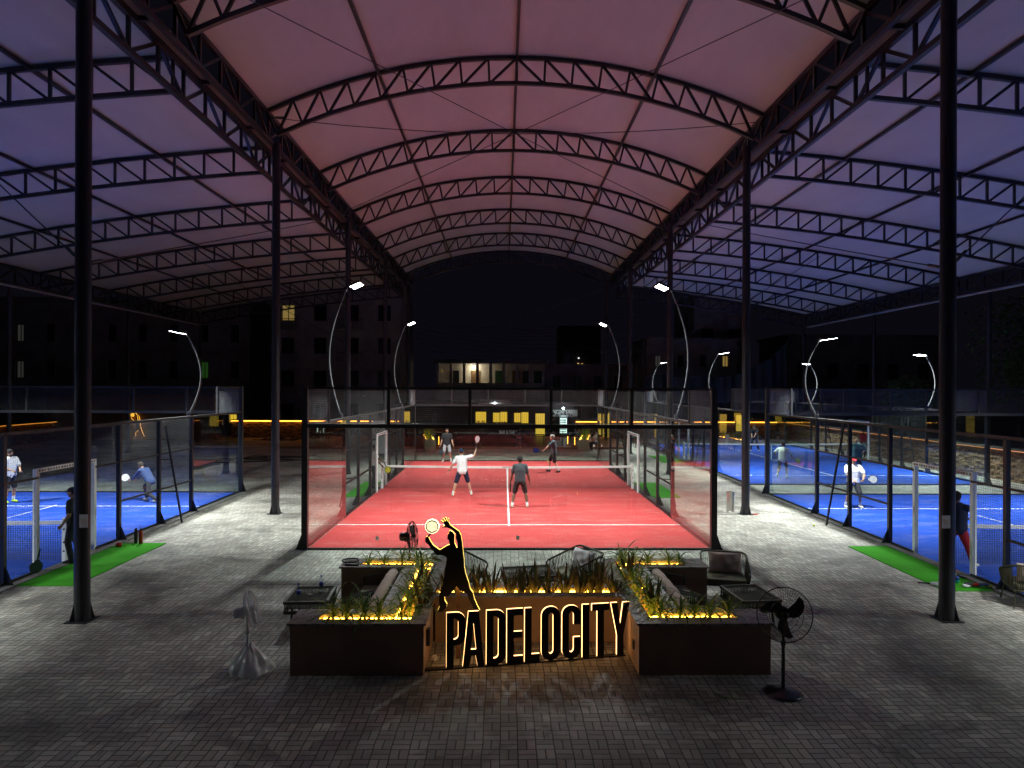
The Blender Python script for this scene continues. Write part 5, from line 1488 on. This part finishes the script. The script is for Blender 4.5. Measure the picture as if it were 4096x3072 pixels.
# things on the serving shelf
rb = random.Random(4)
for i, (x, c_) in enumerate(((-2.1, 'white'), (-1.95, 'orangeplastic'), (-1.7, 'redplastic'), (-1.55, 'green'), (-.55, 'white'), (-.1, 'orangeplastic'), (.1, 'redplastic'))):
    t = thing('counter_jar', ['white mug left in the first yellow window', 'orange jar in the first yellow window', 'tall red bottle in the first yellow window', 'green jar right in the first yellow window', 'white jar under the second yellow window', 'orange jar under the third yellow window', 'red jar under the third yellow window'][i], 'jar', (x, YB - .02 if x > -1.4 else YB - .02, 1.15 if x > -1.4 else 1.22), 0, 'jars at the bar windows')
    m = MB(); m.lathe([(.001, 0), (.05, 0), (.05, .13), (.03, .17), (.03, .2), (.001, .2)], 10); m.build('body', K[c_], t)
m = MB(); m.box(-.45, .45, -.18, .18, -.04, 0)
o = m.build('window_shelf', K['wood'], loc=(-1.82, YB - .06, 1.215)); tag(o, 'small timber shelf under the first yellow window', 'shelf')
# drinks cooler
x0, z1 = far(2236, 1660, YB); x1 = far(2270, 0, YB)[0]
t = thing('drinks_cooler', 'tall lit drinks cooler with glass front beside the bar', 'cooler', ((x0 + x1) / 2, YB - .45, .15))
hw = (x1 - x0) / 2
m = MB(); m.box(-hw, hw, 0, .4, 0, 1.75); m.build('cabinet', K['darkwall'], t)
m = MB(); m.box(-hw + .06, hw - .08, -.012, -.001, .3, 1.48); gl = m.build('glass_door', emit('cooler_light', (.75, .95, .9), 1.6), t)
m = MB()
for k in range(6):
    for j in range(5): m.box(-hw + .09 + j * .09, -hw + .15 + j * .09, -.03, -.013, .36 + k * .18, .47 + k * .18)
m.build('cans', mat('mixed_cans', (.05, .2, .35), .4, var=.9, scale=6), t)
m = MB(); m.box(-hw, hw, -.02, -.001, 1.52, 1.74); hdr = m.build('header_panel', emit('cooler_header', (.3, .5, .6), .06), t)
text('header_lettering', 'PEPSI', .15, emit('cooler_letters', (.8, .95, 1), .7), hdr, Matrix.Translation((0, -.024, 1.63)), .004)
# bar counter with lettering
t = thing('bar_counter', 'long maroon timber bar counter lettered BAR & THE BE', 'counter', (-.5, 46.8, .15))
m = MB(); m.box(-5, 2.6, 0, .6, 0, 1.0); m.build('front_panel', mat('maroon_timber', (.09, .03, .03), .4, var=.3), t)
m = MB(); m.box(-5.1, 2.7, -.08, .7, 1.0, 1.06); m.build('counter_top', K['darkwall'], t)
text('lettering', 'BAR & THE BE', .36, emit('counter_letters', (.7, .75, .8), .16), t, Matrix.Translation((.9, -.012, .72)), .01, sx=.62)
# bar furniture: tables with stools
k_ = 0
for (x, y, nm) in ((-4.0, 44.6, 'left of the lettering'), (-2.4, 45.2, 'near the lettering'), (-.6, 44.8, 'before the lettering'), (2.4, 44.6, 'before the door'), (4.2, 44.4, 'right of the door'), (4.9, 46.2, 'by the right planter'), (8.5, 44.8, 'at the deck end')):
    z = .15
    t = thing('bar_table', f'dark high bar table {nm}', 'table', (x, y, z if x < 8 else 0), 0, 'high tables on the bar deck')
    m = MB(); m.box(-.35, .35, -.35, .35, .7, .74); m.build('top', K['darkwall'], t)
    for a, b in ((-1, -1), (1, -1), (1, 1), (-1, 1)): m = MB(); m.bar((a * .3, b * .3, .7), (a * .3, b * .3, 0), .03); m.build('leg', K['steel'], t)
    for sx, wd in ((-1, 'left'), (1, 'right')):
        t = thing('bar_chair', f'dark metal chair on the {wd} of the high table {nm}', 'chair', (x + sx * .6, y, z if x < 8 else 0), 0, 'metal chairs on the bar deck')
        m = MB(); m.box(-.18, .18, -.18, .18, .43, .46); m.build('seat', K['darkwall'], t)
        for a, b in ((-1, -1), (1, -1), (1, 1), (-1, 1)): m = MB(); m.bar((a * .16, b * .16, .43), (a * .18, b * .18, 0), .022); m.build('leg', K['steel'], t)
        m = MB(); m.bar((sx * .17, -.16, .46), (sx * .19, -.16, .85), .02); m.bar((sx * .17, .16, .46), (sx * .19, .16, .85), .02); m.bar((sx * .19, -.16, .84), (sx * .19, .16, .84), .03); m.bar((sx * .19, -.16, .7), (sx * .19, .16, .7), .03); m.build('backrest', K['steel'], t)
# glowing planters by the bar
for i, (x, sd, sgn) in enumerate(((-5.0, 'left', 1), (5.45, 'right', -1))):
    t = thing('planter', f'long taupe planter with glowing strip and spiky plants {sd} of the bar', 'planter', (x, 44.6, 0), 0, 'glowing planters by the bar')
    X = Matrix.Rotation(R(-9 * sgn * -1), 4, 'Z')
    m = MB(); m.box(-.36, .36, -2.6, 2.6, 0, .6); m.xf(X); m.build('planter_base', K['planter'], t)
    m = MB(); m.box(-.36, -.26, -2.6, 2.6, .601, .74); m.box(.26, .36, -2.6, 2.6, .601, .74); m.box(-.259, .259, -2.6, -2.5, .601, .74); m.box(-.259, .259, 2.5, 2.6, .601, .74); m.xf(X); m.build('planter_wall', K['planter'], t)
    m = MB(); m.box(-.255, -.235, -2.45, 2.45, .67, .7); m.xf(X); m.build('light_strip', K['led'], t)
    m = MB(); m.box(.235, .255, -2.45, 2.45, .67, .7); m.xf(X); m.build('light_strip', K['led'], t)
    for k in range(9):
        p = X @ Vector((random.uniform(-.05, .05), -2.3 + k * .57, .6))
        tt = thing('spiky_plant', f'{ORD[k]} tall spiky plant from the front in the glowing planter {sd} of the bar', 'plant', (x + p.x, 44.6 + p.y, .6), 0, 'spiky plants by the bar')
        m = MB()
        for j in range(26): leaf(m, (random.uniform(-.08, .08), random.uniform(-.08, .08), 0), j * 2.4, random.uniform(.4, .85), .03, random.uniform(1.0, 1.5), random.uniform(.2, 1.2), 5)
        m.build('leaves', K['leaf'], tt)
    for k, dx in enumerate((.75, 1.15)):
        zz = .15 if True else 0
        t = thing('bollard_light', f'small glowing yellow floor light {"nearer" if k == 0 else "farther"} beside the {sd} bar planter', 'lamp', (x + sgn * dx, 43.9 + k * .7, .15), 0, 'floor lights by the bar planters')
        m = MB(); m.lathe([(.05, 0), (.05, .1)], 10); m.build('base', K['blackplastic'], t)
        m = MB(); m.lathe([(.02, .1), (.02, .62), (.001, .63)], 8); m.build('light_tube', K['ledfar'], t)
# rollup banner left of the red court
t = thing('rollup_banner', 'white roll-up banner with black round logo lettered PADELOCITY', 'banner', (-7.55, 40.4, 0), 0)
m = MB(); m.box(-.38, .38, 0, .02, .06, 2.0); b_ = m.build('banner_sheet', K['white'], t)
m = MB(); m.rbox(-.42, .42, -.08, .1, 0, .06, .02, 2); m.build('base', K['greyplastic'], t)
text('banner_lettering', 'PADELOCITY', .12, K['black'], b_, Matrix.Translation((0, -.008, 1.08)), .006)
shape('banner_logo', [arc(0, 1.42, .2, 0, 350, 36), arc(0, 1.42, .18, 0, 350, 36)], .006, K['black'], b_, Matrix.Translation((0, -.008, 0)))
shape('banner_logo', [[(-.1, 1.46), (-.02, 1.36), (.12, 1.5), (.12, 1.54), (-.02, 1.42), (-.1, 1.5)]], .006, K['black'], b_, Matrix.Translation((0, -.008, 0)))

# boundary walls with light strip
def ledwall(name, label, x0, x1, y0, y1, H, mt, strip, side):
    t = thing(name, label, 'wall', ((x0 + x1) / 2, (y0 + y1) / 2, 0), 0, 'rough boundary walls with light strips')
    m = MB(True); n = 40
    m.box(x0, x1, y0, y1, 0, H); m.build('stonework', K[mt], t)
    m = MB(True)
    if side == 'front': m.box(x0, x1, y0 - .16, y1 + .05, H, H + .06); m.build('coping', K['darkwall'], t); m = MB(True); m.box(x0, x1, y0 - .13, y0 - .09, H - .07, H - .004)
    else:
        xx = x0 if side == 'left' else x1; sg_ = -1 if side == 'left' else 1
        m.box(min(xx + sg_ * .16, x1 if sg_ < 0 else x0), max(xx + sg_ * .16, x1 if sg_ < 0 else x0), y0, y1, H, H + .06); m.build('coping', K['darkwall'], t); m = MB(True)
        m.box(*sorted((xx + sg_ * .09, xx + sg_ * .13)), y0, y1, H - .035, H - .004)
    m.build('light_strip', K['ledfar' if side == 'front' else 'ledside'], t)
ledwall('rubble_wall', 'low rubble wall lit amber from its coping left of the bar', -21.5, -8.3, 53, 53.3, 1.36, 'stone', True, 'front')
ledwall('rubble_wall', 'low rubble wall lit amber from its coping right of the bar', 5.75, 21.8, 53, 53.3, 1.36, 'stone', True, 'front')
ledwall('rubble_wall', 'long rubble wall lit amber along the right side of the blue courts', 22.0, 22.3, 22, 52.9, 1.38, 'stone', True, 'left')
ledwall('rubble_wall', 'rubble wall lit amber at the far left beyond the left blue court', -33.3, -33.0, 34, 49.5, 1.4, 'stone', True, 'right')
t = thing('brown_wall', 'tall plain brown wall carrying the small glowing player sign', 'wall', (-27, 50.5, 0))
m = MB(True); m.box(-34, -21.6, 50, 50.3, 0, 3.4); m.build('wall_face', K['brownwall'], t)
player('player_cutout', 'small distant black player silhouette with amber outline on the brown wall', (-27.2, 49.9, .3), .00232, 0, emit('amber_light_edge', (1, .45, .05), 3.0), .05, False)
# yellow panels on the far walls
for i, (a, b, c, d, Y) in enumerate(((928, 952, 1662, 1680, 54), (2412, 2442, 1655, 1750, 52.6), (2950, 2972, 1658, 1722, 52.6))):
    (x0, z1), (x1, z0) = far(a, c, Y), far(b, d, Y)
    t = thing('lit_yellow_door', ['small lit yellow opening above the left rubble wall', 'lit yellow doorway right of the drinks cooler', 'lit yellow doorway behind the second right column'][i], 'doorway', ((x0 + x1) / 2, Y, 0), 0, 'lit yellow openings')
    m = MB(True); m.box(x0, x1, Y, Y + .05, max(z0, .02), z1); m.build('lit_panel', K['winy'], t)
    m = MB(True); m.box(x0 - .06, x1 + .06, Y + .051, Y + .15, 0, z1 + .06); m.build('frame', K['frame'], t)
# black frames lying on the left paving
for i, (x, y, r_, w_, d_) in enumerate(((-14.2, 36.5, .35, 1.3, 1.0), (-13.0, 37.6, -.1, 1.5, .8), (-11.6, 37.2, .5, 1.4, 1.0))):
    t = thing('metal_rectangle', f'{["nearest", "middle", "right-hand"][i]} black steel rectangle lying on the dark paving left', 'frame', (x, y, 0), r_, 'steel frames lying on the paving')
    m = MB()
    for a, b in (((-w_, -d_), (w_, -d_)), ((w_, -d_), (w_, d_)), ((w_, d_), (-w_, d_)), ((-w_, d_), (-w_, -d_))): m.bar((*a, .03), (*b, .03), .05)
    m.build('tube_frame', K['frame'], t)
# heap of stones by the left wall
t = thing('stone_heap', 'heap of pale broken stones before the left rubble wall', 'heap', (-15.5, 50.5, 0))
bm = bmesh.new(); rb = random.Random(2)
for k in range(50): ellipsoid(bm, (rb.gauss(0, 1.6), rb.uniform(-.5, .5), rb.uniform(.02, .22)), (rb.uniform(.08, .3), rb.uniform(.08, .25), rb.uniform(.05, .16)))
ellipsoid(bm, (0, 0, .02), (3.6, .45, .1)); fuse('stones', bm, K['stone'], t, .05, 1)

# ---------------------------------------------------------------- buildings
def building(name, label, x0, x1, Y, depth, h, mt, rows, cols, z0=1.2, fh=3.2, ww=1.2, wh=1.7, lit={}, balcony=False, rooftank=False, skip=()):
    t = thing(name, label, 'building', ((x0 + x1) / 2, Y, 0))
    W = x1 - x0; cw = W / cols
    m = MB(True)
    # facade with real recesses
    m.box(x0, x1, Y + .35, Y + depth, 0, h)
    zs = [z0 + r * fh for r in range(rows)]
    for r, z in enumerate(zs):
        zl = 0 if r == 0 else zs[r - 1] + wh
        m.box(x0, x1, Y, Y + .349, zl, z)
        for c in range(cols + 1):
            a = x0 if c == 0 else x0 + cw * (c - .5) + ww / 2; b = x1 if c == cols else x0 + cw * (c + .5) - ww / 2
            m.box(a, b, Y, Y + .349, z + .001, z + wh - .001)
    m.box(x0, x1, Y, Y + .349, zs[-1] + wh, h)
    m.build('wall', K[mt], t)
    m = MB(True); m.box(x0 - .25, x1 + .25, Y - .25, Y + depth + .2, h, h + .25); m.build('roof', K[mt], t)
    for r, z in enumerate(zs):
        for c in range(cols):
            if (r, c) in skip: continue
            xc_ = x0 + cw * (c + .5); k = lit.get((r, c), 'opening')
            f = MB(True)
            for (a, b, d, e) in ((xc_ - ww / 2, xc_ - ww / 2 + .06, z, z + wh), (xc_ + ww / 2 - .06, xc_ + ww / 2, z, z + wh), (xc_ - .03, xc_ + .03, z, z + wh), (xc_ - ww / 2 + .06, xc_ + ww / 2 - .06, z + wh - .06, z + wh), (xc_ - ww / 2 + .06, xc_ + ww / 2 - .06, z, z + .06)): f.box(a, b, Y + .2, Y + .26, d, e)
            o = f.build('window', K['frame'], t)
            q = MB(True); q.box(xc_ - ww / 2, xc_ + ww / 2, Y + .28, Y + .32, z, z + wh); q.build('pane', K[k], o)
            if balcony and c % 2 == 0 and r:
                q = MB(True); q.box(xc_ - 1.2, xc_ + 1.2, Y - .9, Y - .001, z - .9, z - .78); bo = q.build('balcony', K[mt], t)
                q = MB(True)
                for k2 in range(13): q.bar((xc_ - 1.18 + k2 * .197, Y - .87, z - .78), (xc_ - 1.18 + k2 * .197, Y - .87, z + .1), .03)
                q.bar((xc_ - 1.2, Y - .87, z + .1), (xc_ + 1.2, Y - .87, z + .1), .05); q.build('railing', K['frame'], bo)
    if rooftank:
        q = MB(True); q.lathe([(.6, h + .25), (.6, h + 1.4), (.1, h + 1.7)], 18, (x0 + W * .18, Y + 2, 0)); q.build('water_tank', K['concrete'], t)
    return t
building('apartment_block', 'tall weathered apartment block with one yellow lit window behind the left columns', -21.5, -9.6, 62, 9, 15.5, 'bldg', 4, 4, z0=1.0, fh=3.05, wh=1.5, balcony=True, lit={(3, 0): 'winyd'})
building('apartment_block', 'wide dark apartment block with few lit windows at the far left', -52, -25, 66, 9, 12.5, 'bldg', 3, 9, fh=3.6, ww=.8, lit={(2, 1): 'winw', (1, 1): 'winw', (1, 7): 'wing'})
building('apartment_block', 'dark narrow block with dark windows at the right beyond the canopy', 19.5, 25, 68, 8, 13.5, 'bldg', 3, 2, fh=3.6)
building('brick_house', 'dark house with one orange lit window above the tarpaulin', 13.8, 22.5, 64, 8, 8.6, 'bldg', 2, 4, z0=1.5, fh=4.6, ww=.6, wh=1.1, lit={(1, 3): 'winyd', (1, 0): 'winw'})
building('apartment_block', 'pale grey block with dark windows at the far right behind the bowed poles', 30, 46, 70, 8, 9.5, 'bldg', 2, 5, fh=3.8)
building('plaster_house', 'long two-storey plaster house with tall windows right of the veranda building', 4.5, 17.5, 70, 8, 6.3, 'bldg', 2, 6, z0=.8, fh=2.9, wh=1.6, ww=.8, rooftank=True)
# veranda building
YV = 69
vb = thing('veranda_house', 'two-storey house with a pillared upper veranda, partly lit from inside', 'building', (-1.5, YV, 0))
(vx0, vz1), (vx1, vz0) = far(1745, 1455, YV), far(2180, 1532, YV)
m = MB(True); m.box(vx0, vx1, YV, YV + 6, 0, vz0); m.box(vx0, vx1, YV + 1.6, YV + 6, vz0 + .001, vz1); m.build('wall', K['bldg2'], vb)
m = MB(True); m.box(vx0 - .3, vx1 + .3, YV - .3, YV + 6, vz1, vz1 + .45); m.build('roof', K['bldg'], vb)
for k in range(9):
    x = vx0 + .15 + (vx1 - vx0 - .3) * k / 8
    m = MB(True); m.box(x - .15, x + .15, YV, YV + .3, vz0 + .001, vz1 - .001); m.build('pillar', K['bldg2'], vb)
for k, (x, mt) in enumerate(((-5.6, 'opening'), (-3.4, 'brownwall'), (-.9, 'greendoor'), (.9, 'brownwall'), (2.0, 'opening'), (3.2, 'greendoor'))):
    m = MB(True); m.box(x, x + .9, YV + 1.5, YV + 1.59, vz0 + .002, vz0 + 1.3); m.build('door', K[mt], vb)
m = MB(True); m.box(vx0 + .3, vx0 + 8, YV + .05, YV + .12, vz0 - 1.2, vz0 - .1); m.build('cloth_banner', K['brownwall'], vb)
m = MB(True); b2 = bmesh.new(); ellipsoid(b2, (-3.1, YV + 1.3, vz1 - .25), (.1, .1, .1)); m.bm(b2); m.build('bulb', emit('veranda_bulb', (1, .95, .7), 6), vb)
L = bpy.data.lights.new('veranda_bulb_light', 'POINT'); L.energy = 40; L.color = (1, .95, .7); L.shadow_soft_size = .1
o = bpy.data.objects.new('veranda_bulb_light', L); C.objects.link(o); o.parent = vb; o.location = (-3.1 + 1.5, 1.0, vz1 - .45)
# distant lit windows
for i, (px_, py_, c_) in enumerate(((2277, 1428, 'w'), (2315, 1432, 'w'), (2313, 1455, 'y'), (2329, 1456, 'y'), (3631, 1386, 'r'))):
    x, z = far(px_, py_, 95)
    t = thing('distant_lamp', ['tiny white light highest above the plaster house', 'tiny white light right of the highest one above the plaster house', 'tiny yellow light above the plaster house', 'tiny orange window light above the plaster house', 'tiny red light in the dark right of the bowed poles'][i], 'light', (x, 95, z), 0, 'tiny far lights in the dark')
    m = MB(); m.box(-.1, .1, 0, .05, -.12, .12); m.build('glow', emit('far_light_' + str(i), {'w': (.9, .9, 1), 'y': (1, .6, .15), 'r': (1, .2, .3)}[c_], 1.2), t)
t = thing('dark_tower', 'barely visible dark tower carrying the tiny lights', 'building', (11, 96, 0)); m = MB(); m.box(-3, 3, 0, 5, 0, 13); m.build('wall', K['darkwall'], t)

# tarpaulin
t = thing('tarpaulin', 'huge dark navy tarpaulin hanging in folds behind the farther right court', 'tarpaulin', (17.5, 56.5, 0))
vs = []; fs = []; n = 90
for i in range(n + 1):
    u = i / n; x = -5.6 + 12.2 * u
    px_ = 2014.6 + (x + 17.5) * 2667 / 56.5
    zt_ = 4.9 + .35 * abs(sin(u * 12)) * (1 - u) if u < .5 else 4.9 + ((u - .5) / .5) ** 2 * 2.9
    for j in range(7):
        v = j / 6; vs.append((x, .22 * sin(u * 40 + v) * (1 - .4 * v) + .1 * sin(u * 90), v * zt_))
for i in range(n):
    for j in range(6): a = i * 7 + j; fs.append((a, a + 7, a + 8, a + 1))
k = len(vs); vs += [(a, b + .01, c) for a, b, c in vs]; fs += [tuple(q + k for q in f[::-1]) for f in fs]
m = MB(); m.add(vs, fs); m.build('hanging_cloth', K['tarp'], t, smooth=True)
m = MB(); m.tube([(-5.6 + 12.2 * i / 20, 0, (4.95 if i < 10 else 4.95 + ((i / 20 - .5) / .5) ** 2 * 2.9)) for i in range(21)], .03, 5); m.build('edge_rope', K['galv'], t)
for x in (-5.6, 6.6): m = MB(); m.tube([(x, 0, 0), (x, 0, 8)], .06, 8); m.build('post', K['steel'], t)

# utility wires over the houses
for i in range(9):
    a = Vector((-9 + .3 * i, 60, 7.6 + .55 * i - .03 * i * i)); b = Vector((12.5 + .6 * (i % 3), 62, 7.0 + .6 * i)); pts = []
    for k in range(21): u = k / 20; p = a.lerp(b, u) - Vector((0, 0, (1.2 + .2 * i) * 4 * u * (1 - u) * .5)); pts.append(p - a)
    m = MB(); m.tube(pts, .014, 4)
    tag(m.build('utility_wire', K['galv'], loc=a), f'{["lowest", "second lowest", "third", "fourth", "fifth", "sixth", "seventh", "second highest", "highest"][i]} sagging utility wire before the houses', 'wire', 'utility wires over the houses')

# tree at the right
def tree(label, loc, Rr, zc, n, seed):
    t = thing('leafy_tree', label, 'tree', loc, 0, 'trees beyond the right courts')
    rb = random.Random(seed)
    m = MB(); m.tube([(0, 0, 0), (.1, .05, zc * .35), (.0, 0, zc * .7)], [.2, .16, .1], 8)
    cl = []
    for k in range(9):
        a = k * 2.4; p = Vector((Rr * .55 * cos(a) * rb.uniform(.4, 1), Rr * .55 * sin(a) * rb.uniform(.4, 1), zc + rb.uniform(-1, 1) * Rr * .5))
        m.tube([(0, 0, zc * .5), tuple(p * .55 + Vector((0, 0, zc * .3))), tuple(p)], [.09, .05, .02], 6); cl.append((p, Rr * rb.uniform(.4, .65)))
    m.build('trunk', K['bark'], t)
    m = MB()
    for k in range(n):
        c_, r_ = cl[k % 9]; d = Vector((rb.gauss(0, 1), rb.gauss(0, 1), rb.gauss(0, .8))).normalized() * r_ * rb.uniform(.5, 1.05); p = c_ + d
        a = Vector((rb.gauss(0, 1), rb.gauss(0, 1), rb.gauss(0, 1))).normalized(); b = a.orthogonal().normalized(); w_ = rb.uniform(.09, .17)
        m.add([p - a * w_, p + b * w_ * .5, p + a * w_, p - b * w_ * .5], [(0, 1, 2, 3)])
    m.build('crown', K['tree'], t)
tree('dark leafy tree right of the nearest right column, beyond the court', (27.5, 34, 0), 3.6, 6.2, 5200, 1)
tree('smaller dark tree beside the larger one beyond the right wall', (31.5, 37, 0), 3.0, 5.0, 3500, 2)
tree('low bushy tree behind the right rubble wall', (25.0, 41, 0), 1.9, 3.2, 2200, 3)
